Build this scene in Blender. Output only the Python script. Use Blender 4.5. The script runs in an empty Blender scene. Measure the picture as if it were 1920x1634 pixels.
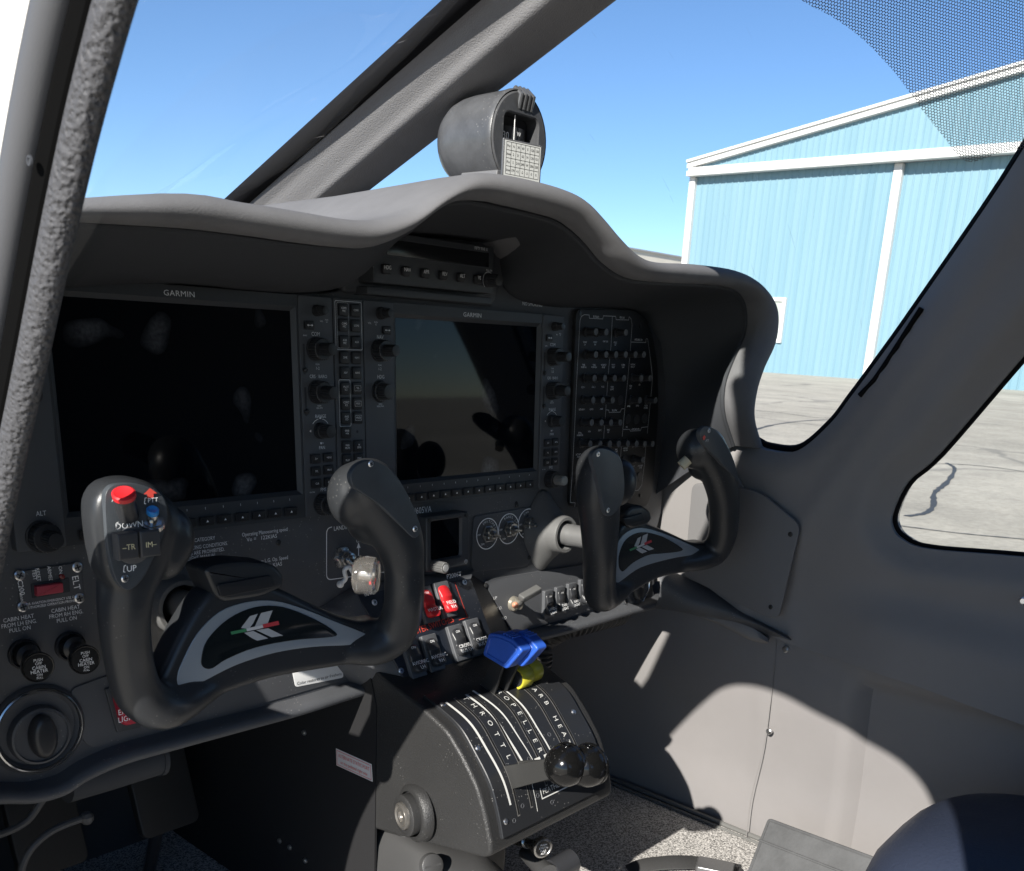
import bpy, bmesh, math, random
from mathutils import Vector, Matrix
from mathutils.geometry import delaunay_2d_cdt
R = math.radians
random.seed(7)
SC = bpy.context.scene
COL = SC.collection

# ---------------------------------------------------------------- camera
F_PX, PITCH, ROLL, YAW = 1817.743, 0.300929, 0.054472, 0.853322
CAM = Vector((-0.28894, -0.75455, 0.17667))
PPX, PPY = 960.0, 1193.0
TILT = 0.0437313
_F = Vector((math.sin(YAW)*math.cos(PITCH), math.cos(YAW)*math.cos(PITCH), -math.sin(PITCH)))
_R = Vector((math.cos(YAW), -math.sin(YAW), 0))
_U = _R.cross(_F)
_R2 = math.cos(ROLL)*_R + math.sin(ROLL)*_U
_U2 = -math.sin(ROLL)*_R + math.cos(ROLL)*_U
cd = bpy.data.cameras.new('camera')
co = bpy.data.objects.new('camera', cd); COL.objects.link(co)
m = Matrix((_R2, _U2, -_F)).transposed().to_4x4(); m.translation = CAM
co.matrix_world = m
cd.sensor_fit = 'HORIZONTAL'; cd.sensor_width = 36.0
cd.lens = 36.0*F_PX/1920.0
cd.shift_x = 0.0; cd.shift_y = (PPY-817.0)/1920.0
cd.clip_start = 0.01; cd.clip_end = 6000
cd.dof.use_dof = True; cd.dof.focus_distance = 1.0; cd.dof.aperture_fstop = 26
SC.camera = co

# ---------------------------------------------------------------- light
SUN_D = Vector((0.51, 0.15, -0.295)).normalized()     # the way the sunlight travels
SUN_EL = math.asin(-SUN_D.z)
sd = bpy.data.lights.new('sun', 'SUN'); so = bpy.data.objects.new('sun', sd); COL.objects.link(so)
so.rotation_euler = SUN_D.to_track_quat('-Z', 'Y').to_euler()
sd.energy = 5.0; sd.angle = R(0.53); sd.color = (1.0, 0.95, 0.88)
W = bpy.data.worlds.new('World'); SC.world = W; W.use_nodes = True
nt = W.node_tree; bg = nt.nodes['Background']
sky = nt.nodes.new('ShaderNodeTexSky'); sky.sky_type = 'NISHITA'; sky.sun_disc = False
sky.sun_elevation = SUN_EL
sky.sun_rotation = math.atan2(-SUN_D.x, -SUN_D.y)
sky.air_density = 1.0; sky.dust_density = 0.0; sky.ozone_density = 3.0; sky.altitude = 3000
hs = nt.nodes.new('ShaderNodeHueSaturation'); hs.inputs['Saturation'].default_value = 1.08
nt.links.new(sky.outputs[0], hs.inputs['Color']); nt.links.new(hs.outputs[0], bg.inputs[0]); bg.inputs[1].default_value = 0.085
SC.view_settings.view_transform = 'Standard'; SC.view_settings.look = 'None'
SC.view_settings.exposure = 1.0; SC.view_settings.gamma = 1.0
SC.cycles.max_bounces = 8; SC.cycles.transparent_max_bounces = 16
SC.cycles.use_denoising = True

# ---------------------------------------------------------------- picture point -> point on a real surface
def ray(x, y): return ((x-PPX)/F_PX)*_R2 + ((PPY-y)/F_PX)*_U2 + _F
def onp(x, y, n, d):
    r = ray(x, y); n = Vector(n); return CAM + r*((d - n.dot(CAM))/n.dot(r))
def PX(x, y, v): return onp(x, y, (1,0,0), v)
def PY(x, y, v): return onp(x, y, (0,1,0), v)
def PZ(x, y, v): return onp(x, y, (0,0,1), v)

class Fr:
    """a flat frame: origin, right, up, out"""
    def __init__(s, o, u, v, n=None):
        s.o = Vector(o); s.u = Vector(u).normalized(); v = Vector(v)
        s.v = (v - s.u*v.dot(s.u)).normalized()
        s.n = s.u.cross(s.v)
    def p(s, a, b, c=0.0): return s.o + s.u*a + s.v*b + s.n*c
    def px(s, x, y, off=0.0):
        q = onp(x, y, s.n, s.n.dot(s.o)+off) - s.o
        return (q.dot(s.u), q.dot(s.v))
    def at(s, a, b, c=0.0, rot=0.0):
        cu = s.u*math.cos(rot) + s.v*math.sin(rot); cv = -s.u*math.sin(rot) + s.v*math.cos(rot)
        return Fr(s.p(a,b,c), cu, cv)
    def pxl(s, pts, off=0.0): return [s.px(x, y, off) for x, y in pts]
PAN = Fr((0,0,0), (1,0,0), (0, math.sin(TILT), math.cos(TILT)))   # face of the instrument panel; out = towards the seats

# ---------------------------------------------------------------- materials
MATS = {}
def nn(nt, t, **k):
    n = nt.nodes.new(t)
    for a, b in k.items(): setattr(n, a, b)
    return n
def mat(name, col, rough=.5, metal=0, spec=.5, bump=0, bscale=400, var=0, vscale=8, coat=0, rvar=0, dust=0, trans=0, ior=1.45, emis=None):
    if name in MATS: return MATS[name]
    m = bpy.data.materials.new(name); m.use_nodes = True; nt = m.node_tree
    b = nt.nodes['Principled BSDF']
    b.inputs['Base Color'].default_value = (*col, 1); b.inputs['Roughness'].default_value = rough
    b.inputs['Metallic'].default_value = metal; b.inputs['Specular IOR Level'].default_value = spec
    b.inputs['Coat Weight'].default_value = coat; b.inputs['Coat Roughness'].default_value = .08
    b.inputs['Transmission Weight'].default_value = trans; b.inputs['IOR'].default_value = ior
    tc = nn(nt, 'ShaderNodeTexCoord')
    if bump:
        no = nn(nt, 'ShaderNodeTexNoise'); no.inputs['Scale'].default_value = bscale; no.inputs['Detail'].default_value = 3
        bu = nn(nt, 'ShaderNodeBump'); bu.inputs['Strength'].default_value = bump; bu.inputs['Distance'].default_value = .0006
        nt.links.new(tc.outputs['Object'], no.inputs['Vector']); nt.links.new(no.outputs[0], bu.inputs['Height']); nt.links.new(bu.outputs[0], b.inputs['Normal'])
    last = None
    if var or rvar:
        n2 = nn(nt, 'ShaderNodeTexNoise'); n2.inputs['Scale'].default_value = vscale; n2.inputs['Detail'].default_value = 6; n2.inputs['Roughness'].default_value = .65
        nt.links.new(tc.outputs['Object'], n2.inputs['Vector'])
        if var:
            mr = nn(nt, 'ShaderNodeMapRange'); mr.inputs[1].default_value = .3; mr.inputs[2].default_value = .7
            mr.inputs[3].default_value = 1-var; mr.inputs[4].default_value = 1+var
            vm = nn(nt, 'ShaderNodeVectorMath', operation='SCALE'); vm.inputs[0].default_value = col
            nt.links.new(n2.outputs[0], mr.inputs[0]); nt.links.new(mr.outputs[0], vm.inputs['Scale']); nt.links.new(vm.outputs[0], b.inputs['Base Color']); last = vm.outputs[0]
        if rvar:
            mr = nn(nt, 'ShaderNodeMapRange'); mr.inputs[1].default_value = .3; mr.inputs[2].default_value = .7
            mr.inputs[3].default_value = max(.02, rough-rvar); mr.inputs[4].default_value = min(1, rough+rvar)
            nt.links.new(n2.outputs[0], mr.inputs[0]); nt.links.new(mr.outputs[0], b.inputs['Roughness'])
    if dust:   # sparse specks of dust lying on the thing
        vo = nn(nt, 'ShaderNodeTexVoronoi'); vo.inputs['Scale'].default_value = 260
        n3 = nn(nt, 'ShaderNodeTexNoise'); n3.inputs['Scale'].default_value = 30
        nt.links.new(tc.outputs['Object'], vo.inputs['Vector']); nt.links.new(tc.outputs['Object'], n3.inputs['Vector'])
        m1 = nn(nt, 'ShaderNodeMath', operation='LESS_THAN'); m1.inputs[1].default_value = .16
        m2 = nn(nt, 'ShaderNodeMath', operation='GREATER_THAN'); m2.inputs[1].default_value = .56
        m3 = nn(nt, 'ShaderNodeMath', operation='MULTIPLY'); m4 = nn(nt, 'ShaderNodeMath', operation='MULTIPLY'); m4.inputs[1].default_value = dust
        nt.links.new(vo.outputs['Distance'], m1.inputs[0]); nt.links.new(n3.outputs[0], m2.inputs[0])
        nt.links.new(m1.outputs[0], m3.inputs[0]); nt.links.new(m2.outputs[0], m3.inputs[1]); nt.links.new(m3.outputs[0], m4.inputs[0])
        mx = nn(nt, 'ShaderNodeMix', data_type='RGBA'); mx.inputs[6].default_value = (*col, 1); mx.inputs[7].default_value = (.35,.34,.32,1)
        if last: nt.links.new(last, mx.inputs[6])
        nt.links.new(m4.outputs[0], mx.inputs[0]); nt.links.new(mx.outputs[2], b.inputs['Base Color'])
    if emis: b.inputs['Emission Color'].default_value = (*emis, 1); b.inputs['Emission Strength'].default_value = 1
    MATS[name] = m; return m

TRIM   = mat('grey_trim', (.178,.176,.181), .68, bump=1.0, bscale=800, var=.05, vscale=5, spec=.3)
TRIMS  = mat('smooth_grey_trim', (.20,.192,.19), .6, bump=.25, bscale=900, var=.06, vscale=4, spec=.3)
HOODM  = mat('glareshield_grey', (.146,.146,.152), .85, bump=.5, bscale=1000, var=.12, vscale=14, spec=.25)
LINER  = mat('black_liner', (.044,.047,.053), .75, bump=.3, bscale=900, spec=.3)
PANEL  = mat('panel_black', (.074,.077,.084), .52, bump=.35, bscale=1600, dust=.35, var=.12, vscale=14)
PLATE  = mat('plate_black', (.078,.081,.088), .42, bump=.2, bscale=1800, dust=.3)
BEZEL  = mat('bezel_black', (.045,.049,.055), .45, bump=.15, bscale=1500)
STRIP  = mat('bezel_grey', (.078,.084,.094), .5, bump=.15, bscale=1500)
KNOB   = mat('knob_black', (.028,.029,.032), .34)
KEYM   = mat('key_black', (.016,.016,.018), .4)
INK    = mat('white_ink', (.95,.95,.95), .5)
INKD   = mat('grey_ink', (.80,.82,.84), .5)
REDINK = mat('red_ink', (.62,.07,.04), .5)
YOKEM  = mat('yoke_black', (.026,.028,.031), .36, rvar=.08, vscale=25, bump=.12, bscale=1400, dust=.18)
SILVER = mat('satin_silver', (.5,.52,.54), .33, metal=.75)
STEEL  = mat('steel', (.55,.54,.52), .25, metal=1, rvar=.12, vscale=60)
SCREWM = mat('screw_steel', (.8,.8,.8), .3, metal=1)
DSCREW = mat('dark_screw', (.05,.05,.05), .35, metal=.6)
RED    = mat('red_plastic', (.55,.02,.025), .35)
BLUE   = mat('blue_plastic', (.024,.09,.43), .38, var=.08, vscale=60)
YELLOW = mat('yellow_plastic', (.48,.43,.04), .35)
WHITE  = mat('white_plastic', (.7,.7,.68), .4)

def glassy(name, rough=.02, col=(.002,.003,.004)):
    return mat(name, col, rough, spec=.55, coat=.0, rvar=0)
SCREENM = mat('screen_glass', (.002,.003,.005), .04, spec=.28)
_nt = SCREENM.node_tree; _b = _nt.nodes['Principled BSDF']; _tc = nn(_nt,'ShaderNodeTexCoord'); _n1 = nn(_nt,'ShaderNodeTexNoise'); _n1.inputs['Scale'].default_value = 16; _n1.inputs['Detail'].default_value = 1.5
_n2 = nn(_nt,'ShaderNodeTexNoise'); _n2.inputs['Scale'].default_value = 300; _m1 = nn(_nt,'ShaderNodeMapRange'); _m1.inputs[1].default_value = .64; _m1.inputs[2].default_value = .76; _m2 = nn(_nt,'ShaderNodeMath', operation='MULTIPLY'); _mx = nn(_nt,'ShaderNodeMix', data_type='RGBA'); _mx.inputs[6].default_value = (.002,.003,.005,1); _mx.inputs[7].default_value = (.16,.17,.19,1)
_nt.links.new(_tc.outputs['Object'], _n1.inputs['Vector']); _nt.links.new(_tc.outputs['Object'], _n2.inputs['Vector']); _nt.links.new(_n1.outputs[0], _m1.inputs[0]); _nt.links.new(_m1.outputs[0], _m2.inputs[0]); _nt.links.new(_n2.outputs[0], _m2.inputs[1]); _nt.links.new(_m2.outputs[0], _mx.inputs[0]); _nt.links.new(_mx.outputs[2], _b.inputs['Base Color'])

# ---------------------------------------------------------------- mesh collector
class G:
    def __init__(s): s.v = []; s.f = []; s.mi = []; s.mats = []
    def m(s, material):
        if material not in s.mats: s.mats.append(material)
        return s.mats.index(material)
    def add(s, vs, fs, mi=0):
        o = len(s.v); s.v += [Vector(v) for v in vs]
        s.f += [tuple(i+o for i in f) for f in fs]; s.mi += [mi]*len(fs)
    def rings(s, rings, mi=0, cap0=True, cap1=True, closed=True):
        n = len(rings[0]); o = len(s.v)
        for r in rings: s.v += [Vector(p) for p in r]
        k = n if closed else n-1
        for j in range(len(rings)-1):
            for i in range(k):
                a = o+j*n+i; b = o+j*n+(i+1) % n
                s.f.append((a, b, b+n, a+n)); s.mi.append(mi)
        if closed and cap0: s.f.append(tuple(o+i for i in reversed(range(n)))); s.mi.append(mi)
        if closed and cap1: s.f.append(tuple(o+(len(rings)-1)*n+i for i in range(n))); s.mi.append(mi)
    def prism(s, fr, poly, z0, z1, bev=0.0, mi=0):
        if area(poly) < 0: poly = poly[::-1]
        rr = [[fr.p(a,b,z0) for a,b in poly]]
        if bev > 0:
            rr.append([fr.p(a,b,z1-bev) for a,b in poly])
            for t in (.35, .7, 1.0):
                a_ = t*math.pi/2; ins = bev*(1-math.cos(a_)); zz = z1-bev+bev*math.sin(a_)
                rr.append([fr.p(a,b,zz) for a,b in inset(poly, ins)])
        else: rr.append([fr.p(a,b,z1) for a,b in poly])
        s.rings(rr, mi)
    def box(s, fr, cx, cy, w, h, z0, z1, r=0.0, bev=0.0, rot=0, mi=0):
        f = fr.at(cx, cy, 0, rot) if rot else fr
        ox, oy = (0,0) if rot else (cx,cy)
        s.prism(f, [(a+ox, b+oy) for a,b in rrect(w,h,r)], z0, z1, bev, mi)
    def lathe(s, fr, cx, cy, prof, n=28, mi=0, off=(0,0), cap0=False):
        """profile of (radius, height along out)"""
        rr = [[fr.p(cx+off[0]*z+r*math.cos(t*2*math.pi/n), cy+off[1]*z+r*math.sin(t*2*math.pi/n), z) for t in range(n)] for r,z in prof]
        s.rings(rr, mi, cap0=cap0, cap1=prof[-1][0] < .6*max(p[0] for p in prof))
    def knurl(s, fr, cx, cy, r, z0, z1, n=24, d=.06, mi=0, r1=None):
        if r1 is None: r1 = r
        k = n*2
        def ring(rad, z): return [fr.p(cx+(rad*(1-(d if t % 2 else 0)))*math.cos(t*2*math.pi/k), cy+(rad*(1-(d if t % 2 else 0)))*math.sin(t*2*math.pi/k), z) for t in range(k)]
        s.rings([ring(r,z0), ring(r1,z1-.0006), ring(r1*.93,z1)], mi)
    def tube(s, pts, rad, n=12, mi=0, caps=True, flat=None, up=None, closed=False):
        pts = [Vector(p) for p in pts]; N = len(pts)
        if not hasattr(rad, '__len__'): rad = [rad]*N
        rings = []; prev = None
        for i in range(N):
            t = (pts[min(i+1,N-1)] - pts[max(i-1,0)]) if not closed else (pts[(i+1) % N]-pts[(i-1) % N])
            t.normalize()
            if up is not None: a = Vector(up)
            elif prev is None: a = Vector((0,0,1)) if abs(t.z) < .9 else Vector((1,0,0))
            else: a = prev
            a = (a - t*a.dot(t)).normalized(); prev = a; b = t.cross(a)
            ra = rad[i] if not isinstance(rad[i], tuple) else rad[i][0]
            rb = rad[i] if not isinstance(rad[i], tuple) else rad[i][1]
            rings.append([pts[i] + a*ra*math.cos(q*2*math.pi/n) + b*rb*math.sin(q*2*math.pi/n) for q in range(n)])
        if closed: rings.append(rings[0]); caps = False
        s.rings(rings, mi, cap0=caps, cap1=caps)
    def sphere(s, c, r, n=20, mi=0, sc=(1,1,1)):
        c = Vector(c); rr = []
        for j in range(1, n//2):
            ph = math.pi*j/(n//2)
            rr.append([c + Vector((sc[0]*r*math.sin(ph)*math.cos(q*2*math.pi/n), sc[1]*r*math.sin(ph)*math.sin(q*2*math.pi/n), sc[2]*r*math.cos(ph))) for q in range(n)])
        o = len(s.v); s.rings(rr, mi, cap0=False, cap1=False)
        t = len(s.v); s.v += [c+Vector((0,0,sc[2]*r)), c-Vector((0,0,sc[2]*r))]
        L = o+(len(rr)-1)*n
        for q in range(n):
            s.f.append((t, o+(q+1) % n, o+q)[::-1]); s.mi.append(mi); s.f.append((t+1, L+q, L+(q+1) % n)[::-1]); s.mi.append(mi)
    def grid(s, rows, mi=0):
        n = len(rows[0]); o = len(s.v)
        for r in rows: s.v += [Vector(p) for p in r]
        for j in range(len(rows)-1):
            for i in range(n-1):
                a = o+j*n+i; s.f.append((a,a+1,a+n+1,a+n)); s.mi.append(mi)
    def text(s, fr, t, cx, cy, size, mi=0, h=.00025, rot=0, al='C', sx=1.0, bold=0, sp=1.0, sk=0):
        vs, fs = glyphs(t, al, bold, sp)
        c, sn = math.cos(rot), math.sin(rot)
        o = []
        for x, y in vs:
            x = (x+sk*y)*size*sx; y *= size
            o.append(fr.p(cx+x*c-y*sn, cy+x*sn+y*c, h))
        s.add(o, fs, mi)
    def wire(s, fr, pts, w, h=.00025, mi=0, closed=False):
        """painted line"""
        N = len(pts); P = [Vector(p) for p in pts]; L = []; Rr = []
        for i in range(N):
            a = P[i]-P[i-1] if (i > 0 or closed) else P[1]-P[0]
            b = P[(i+1) % N]-P[i] if (i < N-1 or closed) else P[-1]-P[-2]
            a = a.normalized(); b = b.normalized(); t = (a+b).normalized() if (a+b).length > 1e-6 else a
            nrm = Vector((-t.y, t.x)); k = w/2/max(.35, nrm.dot(Vector((-a.y,a.x))))
            L.append(P[i]+nrm*k); Rr.append(P[i]-nrm*k)
        for i in range(N if closed else N-1):
            j = (i+1) % N
            s.add([fr.p(*Rr[i],h), fr.p(*Rr[j],h), fr.p(*L[j],h), fr.p(*L[i],h)], [(0,1,2,3)], mi)
    def build(s, name, material=None, parent=None, ang=32, mods=None, flip=False):
        me = bpy.data.meshes.new(name)
        me.from_pydata([tuple(v) for v in s.v], [], s.f if not flip else [f[::-1] for f in s.f]); me.update()
        if material is not None and material not in s.mats:
            s.mats = [material]+s.mats if s.mats and 0 else (s.mats or [material])
        for mm in (s.mats or [material]): me.materials.append(mm)
        for p, k in zip(me.polygons, s.mi): p.material_index = min(k, len(me.materials)-1); p.use_smooth = True
        me.set_sharp_from_angle(angle=R(ang))
        o = bpy.data.objects.new(name, me); COL.objects.link(o)
        if parent:
            o.parent = parent; M_ = parent.matrix_world if parent.type == 'EMPTY' else Matrix()
            r = parent
            while r.parent: r = r.parent
            if r.type == 'EMPTY': o.matrix_parent_inverse = Matrix.Translation(-Vector(r.location)) if r is parent else Matrix()
        return o

_gc = {}
def glyphs(t, al, bold, sp):
    k = (t, al, bold, sp)
    if k in _gc: return _gc[k]
    c = bpy.data.curves.new('t', 'FONT'); c.body = t; c.size = 1; c.align_x = {'C':'CENTER','L':'LEFT','R':'RIGHT'}[al]; c.align_y = 'CENTER'
    c.resolution_u = 2; c.space_character = sp; c.offset = bold; c.fill_mode = 'FRONT'; c.space_line = .95
    o = bpy.data.objects.new('t', c); COL.objects.link(o)
    dg = bpy.context.evaluated_depsgraph_get(); dg.update()
    me = bpy.data.meshes.new_from_object(o.evaluated_get(dg))
    vs = [(v.co.x, v.co.y) for v in me.vertices]; fs = [tuple(p.vertices) for p in me.polygons]
    bpy.data.objects.remove(o); bpy.data.curves.remove(c); bpy.data.meshes.remove(me)
    _gc[k] = (vs, fs); return vs, fs

def area(p): return sum(p[i][0]*p[(i+1) % len(p)][1]-p[(i+1) % len(p)][0]*p[i][1] for i in range(len(p)))/2
def inset(poly, d):
    n = len(poly); out = []; sg = 1 if area(poly) > 0 else -1
    for i in range(n):
        p0 = Vector(poly[i-1]); p1 = Vector(poly[i]); p2 = Vector(poly[(i+1) % n])
        a = (p1-p0); b = (p2-p1)
        if a.length < 1e-9 or b.length < 1e-9: out.append((p1.x,p1.y)); continue
        a.normalize(); b.normalize(); na = Vector((-a.y,a.x)); nb = Vector((-b.y,b.x)); q = na+nb
        if q.length < 1e-6: out.append((p1.x,p1.y)); continue
        q.normalize(); q = q*(d*sg/max(.4, q.dot(na))); out.append((p1.x+q.x, p1.y+q.y))
    return out
def rrect(w, h, r, k=5):
    if r <= 0: return [(-w/2,-h/2),(w/2,-h/2),(w/2,h/2),(-w/2,h/2)]
    r = min(r, w/2, h/2); o = []
    for cx, cy, a0 in ((w/2-r,-h/2+r,-90),(w/2-r,h/2-r,0),(-w/2+r,h/2-r,90),(-w/2+r,-h/2+r,180)):
        for i in range(k+1):
            a = R(a0+90*i/k); o.append((cx+r*math.cos(a), cy+r*math.sin(a)))
    return o
def rpoly(pts, r, k=4):
    """round the corners of a polygon"""
    n = len(pts); o = []
    rl = r if hasattr(r, '__len__') else [r]*n
    for i in range(n):
        p0 = Vector(pts[i-1]); p1 = Vector(pts[i]); p2 = Vector(pts[(i+1) % n])
        a = p0-p1; b = p2-p1; d = min(rl[i], a.length*.45, b.length*.45)
        if d < 1e-6: o.append(tuple(p1)); continue
        A = p1+a.normalized()*d; B = p1+b.normalized()*d
        for j in range(k+1):
            t = j/k; q = A*(1-t)**2 + p1*2*t*(1-t) + B*t*t; o.append(tuple(q))
    return o
def spline(pts, k=6, closed=False):
    """Catmull-Rom through points (tuples or Vectors of any size)"""
    P = [Vector(p) for p in pts]; n = len(P); o = []
    rng = range(n) if closed else range(n-1)
    for i in rng:
        p0 = P[(i-1) % n] if (closed or i > 0) else P[0]*2-P[1]
        p1 = P[i]; p2 = P[(i+1) % n]
        p3 = P[(i+2) % n] if (closed or i < n-2) else P[-1]*2-P[-2]
        for j in range(k):
            t = j/k
            o.append(.5*((2*p1)+(p2-p0)*t+(2*p0-5*p1+4*p2-p3)*t*t+(3*p1-p0-3*p2+p3)*t*t*t))
    if not closed: o.append(P[-1].copy())
    return o
def smooth(t): t = max(0, min(1, t)); return t*t*(3-2*t)
def lerp(a, b, t): return a+(b-a)*t

def thing(name, label, cat, loc=(0,0,0), group=None, kind=None):
    o = bpy.data.objects.new(name, None); COL.objects.link(o); o.location = loc; o.empty_display_size = .02
    tag(o, label, cat, group, kind); return o
def tag(o, label=None, cat=None, group=None, kind=None):
    if label: o['label'] = label
    if cat: o['category'] = cat
    if group: o['group'] = group
    if kind: o['kind'] = kind
    return o
def bevel(o, w, seg=2, ang=35):
    b = o.modifiers.new('bevel', 'BEVEL'); b.width = w; b.segments = seg; b.limit_method = 'ANGLE'; b.angle_limit = R(ang); return o
def solid(o, t, off=-1):
    if len(o.data.polygons) < 10:
        for p in o.data.polygons: p.use_smooth = False
    b = o.modifiers.new('thick', 'SOLIDIFY'); b.thickness = t; b.offset = off; return o
def subd(o, l=1):
    b = o.modifiers.new('sub', 'SUBSURF'); b.levels = l; b.render_levels = l; return o
# ================================================================ outside: apron, hangar, far building
GZ = -1.2
def concrete():
    m = bpy.data.materials.new('apron_concrete'); m.use_nodes = True; nt = m.node_tree; b = nt.nodes['Principled BSDF']
    b.inputs['Roughness'].default_value = .85
    tc = nn(nt, 'ShaderNodeTexCoord'); L = nt.links.new
    def noise(s, d=6, r=.6, stretch=None):
        n = nn(nt, 'ShaderNodeTexNoise'); n.inputs['Scale'].default_value = s; n.inputs['Detail'].default_value = d; n.inputs['Roughness'].default_value = r
        if stretch:
            mp = nn(nt, 'ShaderNodeMapping'); mp.inputs['Scale'].default_value = stretch; L(tc.outputs['Object'], mp.inputs[0]); L(mp.outputs[0], n.inputs['Vector'])
        else: L(tc.outputs['Object'], n.inputs['Vector'])
        return n
    n1 = noise(.12, 7, .62, (1,.35,1)); n2 = noise(1.4, 8, .7); n3 = noise(14, 6, .75)
    cr = nn(nt, 'ShaderNodeValToRGB'); e = cr.color_ramp.elements
    e[0].position = .3; e[0].color = (.32,.292,.24,1); e[1].position = .66; e[1].color = (.51,.47,.395,1)
    L(n1.outputs[0], cr.inputs[0])
    mx = nn(nt, 'ShaderNodeMix', data_type='RGBA', blend_type='MULTIPLY'); mx.inputs[0].default_value = .5
    cr2 = nn(nt, 'ShaderNodeValToRGB'); e = cr2.color_ramp.elements; e[0].position = .32; e[0].color = (.55,.55,.55,1); e[1].position = .62; e[1].color = (1.1,1.1,1.08,1)
    L(n2.outputs[0], cr2.inputs[0]); L(cr.outputs[0], mx.inputs[6]); L(cr2.outputs[0], mx.inputs[7])
    mx2 = nn(nt, 'ShaderNodeMix', data_type='RGBA', blend_type='MULTIPLY'); mx2.inputs[0].default_value = .45
    cr3 = nn(nt, 'ShaderNodeValToRGB'); e = cr3.color_ramp.elements; e[0].position = .35; e[0].color = (.6,.6,.6,1); e[1].position = .6; e[1].color = (1.15,1.15,1.15,1)
    L(n3.outputs[0], cr3.inputs[0]); L(mx.outputs[2], mx2.inputs[6]); L(cr3.outputs[0], mx2.inputs[7])
    # worn joints and wandering cracks
    nd = noise(.5, 5, .6); vm = nn(nt, 'ShaderNodeVectorMath', operation='MULTIPLY_ADD'); vm.inputs[1].default_value = (1.6,1.6,0)
    L(nd.outputs['Color'], vm.inputs[0]); L(tc.outputs['Object'], vm.inputs[2])
    vo = nn(nt, 'ShaderNodeTexVoronoi', feature='DISTANCE_TO_EDGE'); vo.inputs['Scale'].default_value = .13; L(vm.outputs[0], vo.inputs['Vector'])
    lt = nn(nt, 'ShaderNodeMapRange'); lt.inputs[1].default_value = .004; lt.inputs[2].default_value = .012; lt.inputs[3].default_value = .45; lt.inputs[4].default_value = 0
    L(vo.outputs['Distance'], lt.inputs[0])
    mx3 = nn(nt, 'ShaderNodeMix', data_type='RGBA'); mx3.inputs[7].default_value = (.12,.115,.105,1)
    L(lt.outputs[0], mx3.inputs[0]); L(mx2.outputs[2], mx3.inputs[6]); L(mx3.outputs[2], b.inputs['Base Color'])
    bu = nn(nt, 'ShaderNodeBump'); bu.inputs['Strength'].default_value = .4; bu.inputs['Distance'].default_value = .01; L(n3.outputs[0], bu.inputs['Height']); L(bu.outputs[0], b.inputs['Normal'])
    return m
g = G(); g.add([(-2500,-2500,GZ),(2500,-2500,GZ),(2500,2500,GZ),(-2500,2500,GZ)], [(0,1,2,3)])
# expansion joint / crack sealant lines as thin raised strips of tar
TAR = mat('tar_sealant', (.05,.05,.055), .6)
ground = g.build('apron_ground', concrete()); tag(ground, kind='structure')
def tar(pts, w):
    P = [PZ(x, y, GZ+.004) for x, y in spline(pts, 8)]; L_ = []; R_ = []
    for i, p in enumerate(P):
        t = (P[min(i+1,len(P)-1)]-P[max(i-1,0)]).normalized(); nrm = Vector((-t.y,t.x,0)); ww = w*(.6+.8*random.random())
        L_.append(p+nrm*ww); R_.append(p-nrm*ww)
    return L_, R_
g = G()
for pts, w in (([(1775,868),(1790,880),(1775,905),(1752,925),(1750,948),(1735,962),(1700,968)], .03),
               ([(1700,872),(1775,870),(1850,875),(1925,885)], .02), ([(1680,985),(1800,1000),(1930,1012)], .018),
               ([(1415,806),(1450,797),(1500,790),(1555,787)], .035), ([(1418,770),(1470,775),(1530,783),(1580,785)], .03)):
    L_, R_ = tar(pts, w); g.grid([L_, R_])
tag(g.build('apron_crack_sealant', TAR), kind='structure')

HX = 55.36
HBLUE = mat('hangar_blue_steel', (.16,.275,.335), .5, var=.07, vscale=.35)
_nt = HBLUE.node_tree; _b = _nt.nodes['Principled BSDF']; _tc = nn(_nt,'ShaderNodeTexCoord'); _mp = nn(_nt,'ShaderNodeMapping'); _mp.inputs['Scale'].default_value = (1,2.6,.10)
_no = nn(_nt,'ShaderNodeTexNoise'); _no.inputs['Scale'].default_value = 1.0; _no.inputs['Detail'].default_value = 6; _cr = nn(_nt,'ShaderNodeValToRGB'); _e = _cr.color_ramp.elements
_e[0].position = .35; _e[0].color = (.150,.262,.322,1); _e[1].position = .62; _e[1].color = (.172,.285,.342,1)
_nt.links.new(_tc.outputs['Object'], _mp.inputs[0]); _nt.links.new(_mp.outputs[0], _no.inputs['Vector']); _nt.links.new(_no.outputs[0], _cr.inputs[0]); _nt.links.new(_cr.outputs[0], _b.inputs['Base Color'])
HWHITE = mat('hangar_white_trim', (.55,.55,.535), .55, var=.05, vscale=.6)
def hz(y): return 10.85 + (35.4-y)*(3.11/18.47)       # rake line of the gable
hang = thing('hangar', 'light blue ribbed metal hangar with white roof edge, sliding door rail and white posts', 'hangar', (HX, 20, GZ))
YL, YR = 35.0, -2.0
def ribbed(y0, y1, x, zb, ztop, pitch=.42, relief=.045):
    g = G(); y = y0; rows = []
    while y > y1:
        for dy, dx in ((0,0),(pitch*.34,0),(pitch*.42,-relief),(pitch*.54,-relief),(pitch*.62,0)):
            rows.append((x+dx, y-dy))
        y -= pitch
    rows.append((x, y1))
    for (xa,ya),(xb,yb) in zip(rows, rows[1:]):
        g.add([(xa,ya,zb),(xb,yb,zb),(xb,yb,ztop(yb)),(xa,ya,ztop(ya))], [(0,1,2,3)])
    return g
g = ribbed(YL, 22.5, HX, GZ, lambda y: 10.0); g.build('door_panel', HBLUE, hang, ang=10)
g = ribbed(22.1, 6, HX+.25, GZ, lambda y: 10.0); g.build('door_panel', HBLUE, hang, ang=10)
g = ribbed(6, YR, HX, GZ, lambda y: 10.0); g.build('door_panel', HBLUE, hang, ang=10)
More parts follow.
